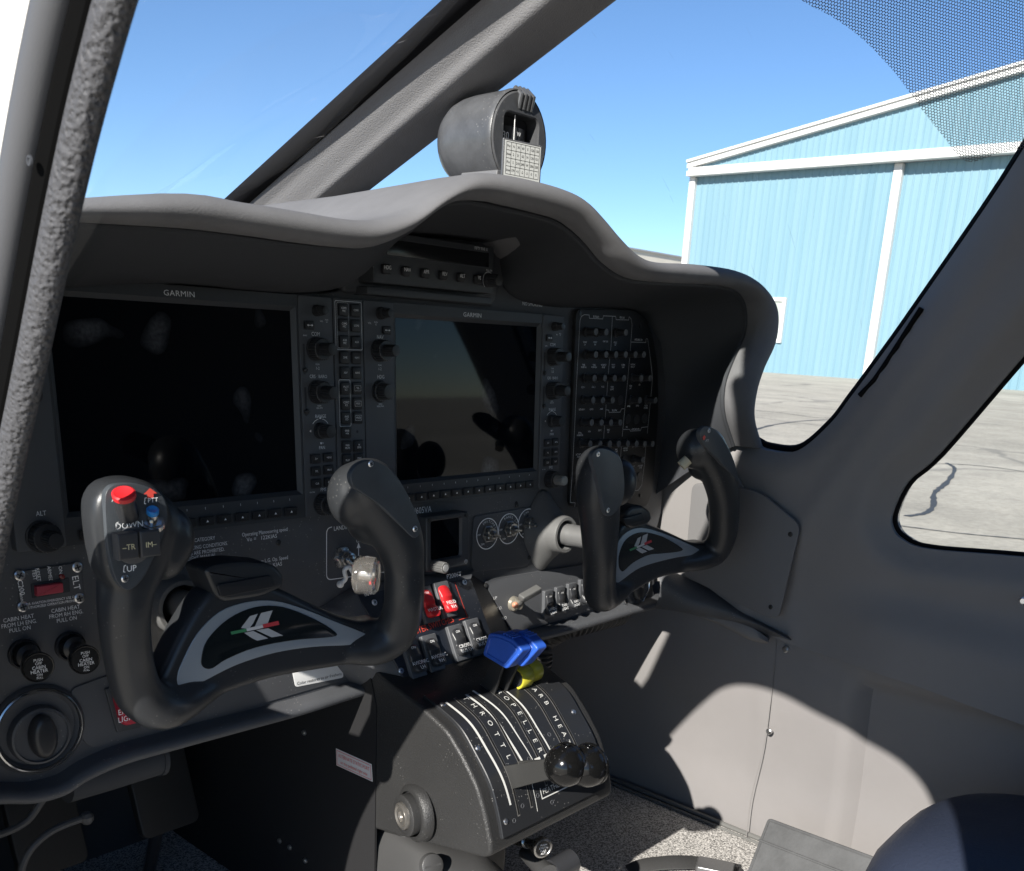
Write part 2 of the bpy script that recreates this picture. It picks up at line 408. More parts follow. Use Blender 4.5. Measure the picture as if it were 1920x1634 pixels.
g = ribbed(YL, YR, HX-.25, 10.2, lambda y: hz(y)-.3 if y > 10 else hz(10)-.3-(10-y)*(3.11/18.47), .36); g.build('gable_wall', HBLUE, hang, ang=10)
WF = Fr((0,0,0), (0,1,0), (0,0,1))
def wbox(g, x0, x1, y0, y1, z0, z1): g.prism(Fr((0,y0,z0), (0,0,1), (1,0,0)), [(0,x0),(z1-z0,x0),(z1-z0,x1),(0,x1)], 0, (y1-y0)) if 0 else g.add(
    [(x0,y0,z0),(x1,y0,z0),(x1,y1,z0),(x0,y1,z0),(x0,y0,z1),(x1,y0,z1),(x1,y1,z1),(x0,y1,z1)], [(0,3,2,1),(4,5,6,7),(0,1,5,4),(1,2,6,5),(2,3,7,6),(3,0,4,7)])
g = G(); wbox(g, HX-.75, HX-.25, YR, 35.12, 9.95, 10.25); wbox(g, HX-.62, HX-.25, YR, 35.08, 10.25, 10.45)
bevel(g.build('door_rail', HWHITE, hang), .03)
# rake trim: two stacked sloping boxes
g = G()
for o0, o1, xx in ((-.46,-.16,.62),(-.16,-.02,.75)):
    for ya, yb in ((35.2,10),(10,-2)):
        def hh(y): return hz(y) if y >= 10 else hz(10)-(10-y)*(3.11/18.47)
        g.add([(HX-xx,ya,hh(ya)+o0),(HX-.05,ya,hh(ya)+o0),(HX-.05,yb,hh(yb)+o0),(HX-xx,yb,hh(yb)+o0),(HX-xx,ya,hh(ya)+o1),(HX-.05,ya,hh(ya)+o1),(HX-.05,yb,hh(yb)+o1),(HX-xx,yb,hh(yb)+o1)], [(0,3,2,1),(4,5,6,7),(0,1,5,4),(1,2,6,5),(2,3,7,6),(3,0,4,7)])
g.build('roof_edge', HWHITE, hang)
g = G()
for ya, yb in ((35.2,10),(10,-2)):
    g.add([(HX-.6,ya,hh(ya)-.01),(HX-.6,yb,hh(yb)-.01),(HX+40,yb,hh(yb)-.01),(HX+40,ya,hh(ya)-.01)], [(0,1,2,3)])
g.build('roof', HWHITE, hang)
g = G(); wbox(g, HX-.3, HX+.3, 34.75, 35.15, GZ, 9.95); bevel(g.build('corner_post', HWHITE, hang), .03)
g = G(); wbox(g, HX-.12, HX+.25, 22.05, 22.5, GZ, 9.95); bevel(g.build('door_post', HWHITE, hang), .03)
g = G(); wbox(g, HX, HX+40, 35.02, 35.1, GZ, 10.8); g.build('side_wall', HWHITE, hang)
def window(y0, y1, z0, z1):
    g = G()
    for a in ((y0,y1,z0,z0+.22),(y0,y1,z1-.22,z1),(y0,y0+.22,z0+.22,z1-.22),(y1-.22,y1,z0+.22,z1-.22)): wbox(g, HX-.16, HX+.05, *a)
    f = g.build('window', HWHITE, hang)
    g = G(); wbox(g, HX-.06, HX-.03, y0+.22, y1-.22, z0+.22, z1-.22); g.build('pane', mat('dusty_window', (.33,.36,.33), .25), f)
window(27.75, 30.4, .55, 3.1)

g = G(); p = PY(1190, 466, 95); q = PY(1300, 466, 95); wbox(g, p.x-6, q.x+14, 95, 97, GZ, p.z-.25)
bld = thing('low_building', 'low cream building with thin grey roof edge far behind the blue hangar', 'building', (p.x-12, 95, GZ))
g.build('wall', mat('cream_wall', (.62,.58,.5), .8, var=.05, vscale=.4), bld)
g = G(); wbox(g, p.x-6.3, q.x+14.3, 94.7, 97.3, p.z-.25, p.z); g.build('roof_edge', mat('roof_grey', (.3,.31,.32), .6), bld)

# ================================================================ the aircraft cabin
cabin = thing('aircraft_cabin', 'grey trimmed aircraft cabin with slanting windscreen post, side wall and door window', 'aircraft cabin', (.41,-.5,-.53))
WHITEPAINT = mat('aircraft_white_paint', (.74,.71,.64), .35, coat=.4, var=.03, vscale=3)
XL, XR, FZ = -.097, .93, -.53
def region(outer, holes, xf, name, material, thick, side, step=.02, ang=40, parent=cabin, subs=0):
    """a wall cut from a flat (y,z) outline with openings, bulged by xf(y,z)"""
    def dens(pl, st=.012):
        o = []
        for i in range(len(pl)):
            a = Vector(pl[i]); b = Vector(pl[(i+1) % len(pl)]); n = max(1, int((b-a).length/st))
            for j in range(n): o.append(a.lerp(b, j/n))
        return o
    loops = [dens(outer)]+[dens(h) for h in holes]
    def inside(p, pl):
        c = False; n = len(pl)
        for i in range(n):
            a = pl[i]; b = pl[i-1]
            if (a.y > p.y) != (b.y > p.y) and p.x < (b.x-a.x)*(p.y-a.y)/(b.y-a.y)+a.x: c = not c
        return c
    pts = []; edges = []
    for lp in loops:
        o = len(pts); pts += lp; edges += [(o+i, o+(i+1) % len(lp)) for i in range(len(lp))]
    y0 = min(p.x for p in loops[0]); y1 = max(p.x for p in loops[0]); z0 = min(p.y for p in loops[0]); z1 = max(p.y for p in loops[0])
    nb = len(pts); y = y0+step/2; k = 0
    bp = list(pts)
    while y < y1:
        z = z0+(step/2 if k % 2 else step*.9)
        st = step
        while z < z1:
            p = Vector((y,z))
            if inside(p, loops[0]) and not any(inside(p, l) for l in loops[1:]) and min((p-q).length_squared for q in bp) > (.45*step)**2: pts.append(p)
            z += step
        y += step*.87; k += 1
    r = delaunay_2d_cdt(pts, edges, [], 0, 1e-7)
    vs, fs = r[0], r[2]; ff = []
    for f in fs:
        c = sum((vs[i] for i in f), Vector((0,0)))/len(f)
        if inside(c, loops[0]) and not any(inside(c, l) for l in loops[1:]): ff.append(tuple(f))
    g = G(); g.add([(xf(v.x,v.y), v.x, v.y) for v in vs], ff)
    # reveal of every loop
    for lp in loops:
        g.grid([[ (xf(p.x,p.y), p.x, p.y) for p in lp+[lp[0]]], [(xf(p.x,p.y)+side*thick, p.x, p.y) for p in lp+[lp[0]]]])
    o = g.build(name, material, parent, ang=ang); return o
# ---- near (left) side: outer skin with the open doorway
Ffront = [Vector(p) for p in ((.45,.07),(-.06,.065),(-.078,.05),(-.094,-.004),(-.13,.0),(-.155,.045))]+spline([(-.195,.09),(-.213,.13),(-.219,.178),(-.243,.232),(-.277,.286),(-.335,.44),(-.395,.62),(-.388,.69)], 5)  # front edge; low notch shaped to let sun onto the lower lip
outer = [(p.x,p.y) for p in Ffront] + [(-2.0,.69),(-2.0,-.6),(.45,-.6)]
edge = [(-.09,-.25),(-.125,-.12),(-.185,-.01),(-.243,.079),(-.292,.148),(-.336,.211),(-.372,.257),(-.408,.293),(-.450,.308),(-.500,.308),(-.555,.297),(-.617,.285),(-.680,.268),(-.722,.232),(-.748,.16),(-.765,.03),(-.77,-.3)]
E3 = spline(edge, 10)
def off(E, d):
    o = []
    for i, p in enumerate(E):
        t = (E[min(i+1,len(E)-1)]-E[max(i-1,0)]).normalized(); o.append(p+Vector((t.y,-t.x))*d*-1)
    return o
door = [(p.x,p.y) for p in off(E3, -.036)[::3]] + [(-.81,-.5),(-.05,-.5)]
_old = [(p.x,p.y) for p in spline([(-.13,-.25),(-.165,-.12),(-.22,-.0),(-.275,.085),(-.325,.16),(-.366,.222),(-.396,.262),(-.432,.285),(-.49,.287),(-.557,.268),(-.62,.255),(-.68,.238),(-.722,.195),(-.745,.12),(-.76,0)], 5)] + [(-.78,-.5),(-.12,-.5)]
rearL = [(-.95,.0),(-1.6,0),(-1.6,.3),(-.95,.3)]  # unseen rear window opening, added to let ambient light in
region(outer, [door, rpoly(rearL, .08)], lambda y, z: XL-.012, 'outer_skin', WHITEPAINT, .02, 1, step=.05)
# ---- door surround seen at the left edge of the picture: grey trim, black tube for the shade in the gap, lumpy foam seal
g = G(); pts = [(XL-.004, p.x, p.y) for p in off(E3, -.0345)]
g.tube(pts, [(.0080,.0082)]*len(pts), 20, up=(1,0,0)); g.build('door_surround', mat('door_grey', (.080,.082,.088), .5, bump=.15, bscale=1500), cabin)
g = G(); pts = [(XL+.005, p.x, p.y) for p in off(E3, -.0225)]
g.tube(pts, .0092, 10); g.build('gap_shade', mat('gap_shade_black', (.003,.003,.003), .9, spec=.05), cabin)
FOAM = mat('foam_seal', (.062,.062,.066), .62, spec=.4)
nt = FOAM.node_tree; b = nt.nodes['Principled BSDF']; tc = nn(nt,'ShaderNodeTexCoord'); vo = nn(nt,'ShaderNodeTexVoronoi', feature='SMOOTH_F1'); vo.inputs['Scale'].default_value = 420
no = nn(nt,'ShaderNodeTexNoise'); no.inputs['Scale'].default_value = 260; no.inputs['Detail'].default_value = 3
ad = nn(nt,'ShaderNodeMath', operation='ADD'); bu = nn(nt,'ShaderNodeBump'); bu.inputs['Strength'].default_value = 1; bu.inputs['Distance'].default_value = .0016
nt.links.new(tc.outputs['Object'], vo.inputs['Vector']); nt.links.new(tc.outputs['Object'], no.inputs['Vector']); nt.links.new(vo.outputs['Distance'], ad.inputs[0]); nt.links.new(no.outputs[0], ad.inputs[1]); nt.links.new(ad.outputs[0], bu.inputs['Height']); nt.links.new(bu.outputs[0], b.inputs['Normal'])
g = G(); pts = [(XL+.003, p.x, p.y) for p in off(E3, -.0090)]
g.tube(pts, [(.0065,.0082)]*len(pts), 18, up=(1,0,0)); g.build('door_seal', FOAM, cabin)
g = G(); c = PX(57, 302, XL-.0075); fr = Fr(c, (0,1,0), (0,0,1)); fr = Fr(c, (0,-1,0), (0,0,1)); g.lathe(fr, 0, 0, [(.0022,0),(.0020,.0008),(.0012,.0008),(.0010,.0002),(.0001,.0001)], 16)
g.build('rivet', LINER, cabin)  # dark disc standing in for a small dimple hole in the trim

# ---- far (right) side: grey trim with windscreen edge and door window
def D(y, z, pl):
    p = Vector((y,z)); b = 9
    for i in range(len(pl)-1):
        a = pl[i]; c = pl[i+1]; t = max(0, min(1, (p-a).dot(c-a)/max(1e-9,(c-a).length_squared))); b = min(b, (p-(a+(c-a)*t)).length)
    return b
WS = spline([(.5,.20),(.25,.12),(.05,.085),(-.06,.066),(-.105,.054),(-.13,.047),(-.176,.051),(-.215,.089),(-.237,.124),(-.259,.161),(-.299,.231),(-.385,.393),(-.42,.5),(-.45,.64)], 6)
WIN = [(p.x,p.y) for p in spline([(-.60,.33),(-.51,.315),(-.474,.26),(-.425,.186),(-.353,.068),(-.321,.029),(-.309,-.010),(-.312,-.029),(-.327,-.042),(-.361,-.048),(-.468,-.038),(-.62,-.028),(-.74,-.02),(-.79,.02),(-.80,.12),(-.77,.27),(-.70,.325)], 5, closed=True)]
WINV = [Vector(p) for p in WIN+[WIN[0]]]
def bump_(d, c, w): return max(0, 1-abs(d-c)/w)**2*(3-2*max(0,1-abs(d-c)/w)) if abs(d-c) < w else 0
def xtrim(y, z):
    dw = D(y, z, WINV); ds = D(y, z, WS)
    x = XR
    x -= .020*smooth(dw/.035)                        # dish round the window
    x += .012*(1-smooth(ds/.02))                     # rolled edge at the windscreen
    x -= .004*bump_((y*.88+z*.47)+.2, .0, .02)
    x += .030*smooth((-.02-z)/.14)*smooth((-.12-y)/.1)*.6
    x -= .026*smooth((-.10-z)/.06)*smooth((-.22-y)/.14)    # elbow ledge
    return x
lowedge = spline([(.06,.02),(.0,-.10),(-.05,-.155),(-.12,-.185),(-.174,-.202),(-.22,-.212),(-.362,-.212),(-.50,-.225),(-.7,-.24),(-1,-.25),(-2,-.26)], 5)
top = [(p.x,p.y) for p in WS if p.x < .42]
outer = top + [(-2.0,.66)] + [(p.x,p.y) for p in lowedge][::-1]
rearR = rpoly([(-.95,.0),(-1.6,0),(-1.6,.3),(-.95,.3)], .08)
o = region(outer, [WIN], xtrim, 'side_trim', TRIMS, .03, 1, step=.013)
# lower kick panel with its pressed shapes
def xkick(y, z):
    x = XR+.012+.02*smooth((-.25-z)/.2)
    if y < -.1: x += .022*smooth((-.295-y)/.012)*smooth((-.232-z)/.02)
    x += .02*smooth((y-.02)/.06)*0
    x += .10*smooth((y-.05)/.3)*-.6
    x -= .0022*bump_(y+.165-.06*(z+.35), 0, .008)     # overlap seam
    return x
g_outer = [(.5,.1),(.04,.05),(-.05,-.1),(-.15,-.17),(-2,-.22),(-2,-.56),(.5,-.56)]
region(g_outer, [], xkick, 'kick_panel', TRIMS, .02, 1, step=.014)
# dark rubber edge of the windscreen
g = G(); pts = [(XR+.018, p.x+.006, p.y-.002) for p in WS]; g.tube(pts, .010, 10); g.build('windscreen_seal', mat('rubber', (.004,.004,.005), .8, spec=.12), cabin)
# access plates under the windscreen, each held by screws
def cplate(pts, x, name, th=.003, r=.012, material=TRIMS, screws=()):
    fr = Fr((x,0,0), (0,-1,0), (0,0,1)); g = G()
    pl = [fr.px(a, b) for a, b in pts]; g.prism(fr, rpoly(pl, r), -.001, th, .001)
    o = g.build(name, material, cabin)
    for s in screws:
        g = G(); c = fr.px(*s); g.lathe(fr, c[0], c[1], [(.0032,th-.001),(.0032,th+.0006),(.0024,th+.0011),(.0002,th+.0011)], 14)
        a = random.random()*3; g.box(fr, c[0], c[1], .0042, .0007, th+.0011, th+.0013, rot=a, mi=g.m(LINER)) if 0 else None
        g.build('screw', DSCREW, o)
    return o
g = G(); g.tube([PX(x, y, XR-.016) for x, y in spline([Vector(p) for p in [(1612,742),(1640,712),(1672,665),(1706,612),(1728,578)]], 4)], .0035, 8); g.build('recess_shade', mat('rubber', (.004,.004,.005), .8, spec=.12), cabin)  # dark tube drawn for the shade in a small recess
g = G(); g.tube([PX(x, y, XR+.010) for x, y in spline([Vector(p) for p in [(1456,1200),(1448,1290),(1432,1400),(1408,1500),(1398,1590)]], 4)], .0006, 6); g.build('seam', TRIMS, cabin)
cplate([(1300,905),(1395,915),(1430,925),(1503,985),(1462,1158),(1440,1158),(1285,1080)], XR-.030, 'access_plate', screws=((1484,1002),(1447,1138)), material=mat('dark_grey_trim', (.14,.138,.14), .6, bump=.3, bscale=1200))
cplate([(1258,780),(1345,815),(1400,925),(1395,1090),(1200,1090),(1213,960)], XR-.024, 'access_plate', screws=((1292,778),), material=TRIMS)
# screws in the kick panel
for a in ((1473,1218),(1442,1372),(1919,1127)):
    c = PX(*a, XR+.008 if a[0] < 1900 else XR-.03); fr = Fr(c, (0,-1,0), (0,0,1)); g = G(); g.lathe(fr, 0, 0, [(.0045,-.002),(.0045,.0015),(.003,.0028),(.0002,.0028)], 14); g.build('screw', SCREWM, cabin)

# ---- roof, rear wall, floor
ROOFM = mat('headliner_grey', (.33,.33,.33), .85, bump=.3, bscale=600)
g = G(); rows = []
for y in (-.42,-.5,-.8,-1.2,-2.0):
    rows.append([(lerp(XL-.012, XR+.02, t), (lerp(-.398,-.345,smooth(t*6)*smooth((1-t)*6)) if y > -.45 else y), .675+.05*math.sin(math.pi*t)) for t in [i/16 for i in range(17)]])  # unseen roof; front edge shaped to shade the glareshield's right end
g.grid(rows); solid(g.build('roof', ROOFM, cabin), .03, 1)
g = G(); g.grid([[(XL,-2.0,-.56),(XR+.05,-2.0,-.56)],[(XL,-2.0,.7),(XR+.05,-2.0,.7)]]); solid(g.build('rear_bulkhead', ROOFM, cabin), .02)
def carpetm():
    m = mat('carpet', (.16,.155,.15), .95, spec=.1); nt = m.node_tree; b = nt.nodes['Principled BSDF']; L = nt.links.new
    tc = nn(nt,'ShaderNodeTexCoord'); n = nn(nt,'ShaderNodeTexNoise'); n.inputs['Scale'].default_value = 420; n.inputs['Detail'].default_value = 4; n.inputs['Roughness'].default_value = .8
    L(tc.outputs['Object'], n.inputs['Vector'])
    cr = nn(nt,'ShaderNodeValToRGB'); e = cr.color_ramp.elements; e[0].position = .40; e[0].color = (.05,.05,.049,1); e[1].position = .60; e[1].color = (.62,.60,.57,1)
    L(n.outputs[0], cr.inputs[0]); L(cr.outputs[0], b.inputs['Base Color'])
    w = nn(nt,'ShaderNodeTexWave'); w.inputs['Scale'].default_value = 70; w.inputs['Distortion'].default_value = 1.5; L(tc.outputs['Object'], w.inputs['Vector'])
    ad = nn(nt,'ShaderNodeMath', operation='ADD'); L(w.outputs[1], ad.inputs[0]); L(n.outputs[0], ad.inputs[1])
    bu = nn(nt,'ShaderNodeBump'); bu.inputs['Strength'].default_value = .3; bu.inputs['Distance'].default_value = .0006; L(ad.outputs[0], bu.inputs['Height']); L(bu.outputs[0], b.inputs['Normal'])
    return m
g = G(); g.grid([[(XL-.02,-2.0,FZ),(XR+.05,-2.0,FZ)],[(XL-.02,.55,FZ),(XR+.05,.55,FZ)]]); solid(g.build('carpet', carpetm(), cabin), .02)
g = G(); g.tube([(XR+.02,.3,FZ+.004),(XR+.02,-1.2,FZ+.004)], (.004), 8); g.tube([(XR+.008,.3,FZ+.003),(XR+.008,-1.2,FZ+.003)], .0022, 8)
g.build('carpet_binding', mat('binding', (.12,.12,.115), .9, bump=1, bscale=900), cabin)
# firewall in front of the feet: dark padded bulkhead
g = G(); g.grid([[(XL,.42,-.56),(XR+.05,.42,-.56)],[(XL,.45,.22),(XR+.05,.45,.22)]]); solid(g.build('firewall', LINER, cabin), .02)

# ---- windscreen centre post, glazing, film
def edgeline(pts, xs): return [PX(x, y, v) for (x, y), v in zip(pts, xs)]
def post():
    # four rails of the post at its foot and head; x differs from rail to rail so the post is a solid bar
    A0, A1 = PX(468,378,.36), PX(893,-2,.36)      # forward left edge
    B0, B1 = PX(548,392,.375), PX(985,-2,.375)    # front left edge (soft)
    C0, C1 = PX(700,350,.44), PX(1158,-2,.44)     # rear right edge
    dirv = (A1-A0)
    def ext(p0, p1): d = p1-p0; return p0-d*.45, p1+d*1.0
    A0,A1 = ext(A0,A1); B0,B1 = ext(B0,B1); C0,C1 = ext(C0,C1)
    g = G(); rings = []
    N = 14
    for k in range(N+1):
        t = k/N; a = A0.lerp(A1,t); b = B0.lerp(B1,t); c = C0.lerp(C1,t)
        back = Vector((0,.06,-.02))*0
        d = a+Vector((.07,.05,.02))
        ctrl = [a, a.lerp(b,.5)+(b-c)*.06, b, b.lerp(c,.33)+(Vector((-.012,-.02,.0))), b.lerp(c,.7)+Vector((-.004,-.014,0)), c, c+Vector((.01,.04,.02)), d]
        rings.append(spline(ctrl, 5, closed=True))
    g.rings(rings); return g.build('windscreen_post', TRIM, cabin)
post()
g = G(); s0, s1 = PX(448,374,.352), PX(868,-2,.352); d = s1-s0; s0 -= d*.4; s1 += d
n_ = (s1-s0).normalized(); pts = [s0.lerp(s1, i/10) for i in range(11)]
w_ = (PX(466,378,.352)-PX(432,372,.352)).length/2
g.tube(pts, [(.0095,.010)]*11, 16, up=(0,1,0)); g.build('post_seal', mat('rubber', (.004,.004,.005), .8, spec=.12), cabin)
def glassm():
    m = bpy.data.materials.new('acrylic_glazing'); m.use_nodes = True; nt = m.node_tree; nt.nodes.clear(); L = nt.links.new
    out = nn(nt,'ShaderNodeOutputMaterial'); tr = nn(nt,'ShaderNodeBsdfTransparent'); tr.inputs[0].default_value = (.965,.975,.97,1); gl = nn(nt,'ShaderNodeBsdfGlossy'); gl.inputs['Roughness'].default_value = .02
    lw = nn(nt,'ShaderNodeLayerWeight'); lw.inputs[0].default_value = .04; mp = nn(nt,'ShaderNodeMath', operation='MULTIPLY'); mp.inputs[1].default_value = .05
    mx = nn(nt,'ShaderNodeMixShader'); L(lw.outputs['Fresnel'], mp.inputs[0]); L(mp.outputs[0], mx.inputs[0]); L(tr.outputs[0], mx.inputs[1]); L(gl.outputs[0], mx.inputs[2])
    # fine scratches and a little haze in the acrylic
    tc = nn(nt,'ShaderNodeTexCoord'); mpg = nn(nt,'ShaderNodeMapping'); mpg.inputs['Rotation'].default_value = (.9,.2,.5); mpg.inputs['Scale'].default_value = (3,60,3)
    no = nn(nt,'ShaderNodeTexNoise'); no.inputs['Scale'].default_value = 6; no.inputs['Detail'].default_value = 2; L(tc.outputs['Object'], mpg.inputs[0]); L(mpg.outputs[0], no.inputs['Vector'])
    th = nn(nt,'ShaderNodeMapRange'); th.inputs[1].default_value = .74; th.inputs[2].default_value = .78; th.inputs[3].default_value = .006; th.inputs[4].default_value = .2; L(no.outputs[0], th.inputs[0])
    df = nn(nt,'ShaderNodeBsdfTranslucent'); df.inputs[0].default_value = (.8,.8,.8,1)
    mx2 = nn(nt,'ShaderNodeMixShader'); L(th.outputs[0], mx2.inputs[0]); L(mx.outputs[0], mx2.inputs[1]); L(df.outputs[0], mx2.inputs[2]); L(mx2.outputs[0], out.inputs[0])
    return m
GLAZE = glassm()
# windscreen surface: from its foot ahead of the glareshield up and back to the roof
PA0 = PX(600,372,.41)+Vector((0,.10,-.03)); PA1 = PX(1010,0,.41)+Vector((0,.02,.02)); dd = PA1-PA0; PTOP = PA0+dd*1.9
RSIDE = [Vector((XR+.02,p.x,p.y)) for p in WS]
def ws_pt(side, s, t):
    """s 0 centre..1 side, t 0 foot..1 top"""
    c = PA0.lerp(PTOP, t)
    k = t*(len(RSIDE)-1); i = min(int(k), len(RSIDE)-2); r = RSIDE[i].lerp(RSIDE[i+1], k-i)
    if t < .3: pass
    q = c.lerp(r, s); bul = math.sin(math.pi*s)*(.09*(1-t*.5)); q = q+Vector((.25,.75,.35)).normalized()*bul
    if side < 0: q.x = .82-q.x
    return q
for sd_ in (1,-1):
    g = G(); g.grid([[ws_pt(sd_, s/16, t/20) for s in range(17)] for t in range(21)]); g.build('windscreen_pane', GLAZE, cabin)
# door window pane on the far side
g = G(); g.prism(Fr((XR+.026,0,0),(0,1,0),(0,0,1)), WIN, 0, .003); g.build('door_window', GLAZE, cabin)
g = G(); w3 = spline([(XR+.012, p.x, p.y) for p in WINV[:-1:2]], 2, closed=True); g.tube(w3, .0045, 8, closed=True); g.build('window_seal', mat('rubber', (.004,.004,.005), .8, spec=.12), cabin)

# ---- perforated sunshade stuck inside the windscreen, top right
from mathutils.bvhtree import BVHTree
_rows = [[ws_pt(1, s/30, t/40) for s in range(31)] for t in range(41)]
_v = [p for r in _rows for p in r]; _f = [(a*31+b, a*31+b+1, a*31+b+32, a*31+b+31) for a in range(40) for b in range(30)]
_bvh = BVHTree.FromPolygons(_v, _f)
def onws(x, y):
    d = ray(x, y).normalized(); h = _bvh.ray_cast(CAM, d)
    return (h[0]-d*.004) if h[0] else None
fc = spline([Vector(p) for p in [(1440,-60),(1502,0),(1560,32),(1620,76),(1680,140),(1730,208),(1770,258),(1798,294),(1818,304),(1840,300),(1868,289),(1900,283),(1950,272)]], 5)
g = G(); rows = []; ok = True
for p in fc:
    r = []
    for k in range(13):
        t = k/12; q = Vector((lerp(p.x, lerp(p.x,1960,.35), t), lerp(p.y, -70, t))); w = onws(*q)
        if w is None: ok = False; w = r[-1] if r else (rows[-1][k] if rows else Vector())
        r.append(w)
    rows.append(r)
if not ok: print('FILM: some rays missed the windscreen')
g.grid(rows)
def filmm():
    m = bpy.data.materials.new('perforated_film'); m.use_nodes = True; nt = m.node_tree; nt.nodes.clear(); L = nt.links.new
    out = nn(nt,'ShaderNodeOutputMaterial'); tr = nn(nt,'ShaderNodeBsdfTransparent'); df = nn(nt,'ShaderNodeBsdfDiffuse'); df.inputs[0].default_value = (.16,.165,.19,1)
    uv = nn(nt,'ShaderNodeUVMap'); uv.uv_map = 'UVMap'; ds = []
    for off_ in ((0,0),(.5,.5)):
        mp = nn(nt,'ShaderNodeMapping'); mp.inputs['Location'].default_value = (*off_,0); L(uv.outputs[0], mp.inputs[0])
        fr = nn(nt,'ShaderNodeVectorMath', operation='FRACTION'); L(mp.outputs[0], fr.inputs[0])
        sb = nn(nt,'ShaderNodeVectorMath', operation='SUBTRACT'); sb.inputs[1].default_value = (.5,.5,0); L(fr.outputs[0], sb.inputs[0])
        ml = nn(nt,'ShaderNodeVectorMath', operation='MULTIPLY'); ml.inputs[1].default_value = (1,1.732,0); L(sb.outputs[0], ml.inputs[0])
        ln_ = nn(nt,'ShaderNodeVectorMath', operation='LENGTH'); L(ml.outputs[0], ln_.inputs[0]); ds.append(ln_)
    mn = nn(nt,'ShaderNodeMath', operation='MINIMUM'); L(ds[0].outputs['Value'], mn.inputs[0]); L(ds[1].outputs['Value'], mn.inputs[1])
    lt = nn(nt,'ShaderNodeMath', operation='LESS_THAN'); lt.inputs[1].default_value = .41; L(mn.outputs[0], lt.inputs[0])
    mx = nn(nt,'ShaderNodeMixShader'); L(lt.outputs[0], mx.inputs[0]); L(df.outputs[0], mx.inputs[1]); L(tr.outputs[0], mx.inputs[2]); L(mx.outputs[0], out.inputs[0])
    return m
fo = g.build('perforated_sunshade', filmm(), None, ang=180); tag(fo, 'black perforated sunshade film with a curved edge on the windscreen, top right', 'sunshade')
_c = rows[len(rows)//2][6]; _n = (rows[-1][6]-rows[0][6]).cross(rows[len(rows)//2][12]-rows[len(rows)//2][0]).normalized(); _e1 = _n.cross(Vector((0,0,1))).normalized(); _e2 = _n.cross(_e1)
uvl = fo.data.uv_layers.new(name='UVMap'); PT = .0028
for lp in fo.data.loops:
    q = fo.data.vertices[lp.vertex_index].co-_c; uvl.data[lp.index].uv = (q.dot(_e1)/(PT*1.35), q.dot(_e2)/(PT*1.732))
# ================================================================ glareshield
def yv(x): return -.15 if x < 1150 else lerp(-.15, -.105, smooth((x-1150)/280))
outp = [(-60,352),(60,350),(160,351),(300,363),(450,380),(550,396),(640,411),(700,412),(760,396),(820,356),(870,330),(905,325),(960,332),(1040,352),(1085,374),(1118,408),(1150,446),(1185,478),(1225,492),(1300,496),(1372,507),(1412,528),(1440,562),(1450,596),(1444,645),(1424,690),(1410,735),(1405,785),(1420,838)]
inp  = [(-60,418),(60,416),(160,417),(300,426),(450,441),(550,455),(630,464),(690,464),(750,439),(808,396),(852,378),(908,378),(960,389),(1010,400),(1058,414),(1090,436),(1115,460),(1143,493),(1187,522),(1243,530),(1330,534),(1381,541),(1405,556),(1415,585),(1412,628),(1388,683),(1374,728),(1374,779),(1392,838)]
def to3(pts, dy=0): return [PY(x, y, yv(x)+dy) for x, y in pts]
def mir(L): return [Vector((max(-.092, .82-p.x-.012), -.15+.045*smooth((.20-p.z)/.14), p.z-.018*smooth((p.z-.18)/.06))) for p in L][::-1]
def mirj(L): return [Vector((.82-p.x, p.y, p.z)) for p in L][::-1]
_o, _i = to3(outp), to3(inp)
O3 = spline(mir(_o[22:])+_o[3:], 5); I3 = spline(mir(_i[22:])+_i[3:], 5)
n_ = len(O3)
rows = []
def back(p, q, t):       # direction the skin runs forward from the rim
    return Vector((0,1,0))
g = G(); prof_rows = []
for k in range(n_):
    o, i = O3[k], I3[k]; c = (o+i)/2; h = (o-i)/2; hh_ = h.length; u = h.normalized()
    row = []
    side = max(smooth((o.x-.78)/.08), smooth((.03-o.x)/.06))
    # forward running skin: outer
    fw = Vector((-.02*0, 1, 0))
    far = .50
    for t in (1.0, .6, .3, .12, .04): 
        q = o + fw*(.018+far*t) - u*.006*min(1,t*3)
        if side < .5: q.z += (-.012)*t - (0 if side > .1 else max(0, (q.z-.255))*.35*smooth(t*1.0)*smooth((.33-q.x)/.05+0)*0)
        row.append(q)
    for a in range(0, 13):
        th = math.pi*(.5 - a/12.0)
        row.append(c + u*hh_*math.sin(th) + Vector((0,-1,0))*.0165*math.cos(th) + fw*.0)
    row.append(i + fw*.012 + u*.002)
    prof_rows.append(row)
g.grid(prof_rows)
hood = thing('glareshield', 'padded grey glareshield arching over the black instrument panel', 'glareshield', (.41,-.1,.25))
g.build('cover', HOODM, hood, ang=80)
# black liner from the inner lip back to the top of the panel
junc = [(-60,517),(60,521),(160,526),(300,536),(450,547),(550,553),(620,545),(655,520),(700,452),(760,448),(850,452),(925,466),(938,500),(945,545),(975,566),(1040,578),(1120,580),(1180,584),(1215,605),(1235,650),(1240,700),(1243,780),(1236,860),(1225,930)]
_j = [PAN.p(*PAN.px(x, y, -.012), -.012) for x, y in junc]
J3 = spline(mirj(_j[19:])+_j[3:], 6)
def resample(L, n):
    d = [0]
    for a, b in zip(L, L[1:]): d.append(d[-1]+(b-a).length)
    o = []; j = 0
    for k in range(n):
        s = d[-1]*k/(n-1)
        while j < len(L)-2 and d[j+1] < s: j += 1
        o.append(L[j].lerp(L[j+1], (s-d[j])/max(1e-9, d[j+1]-d[j])))
    return o
I3b = [Vector((p.x,p.y+.012,p.z)) for p in I3]
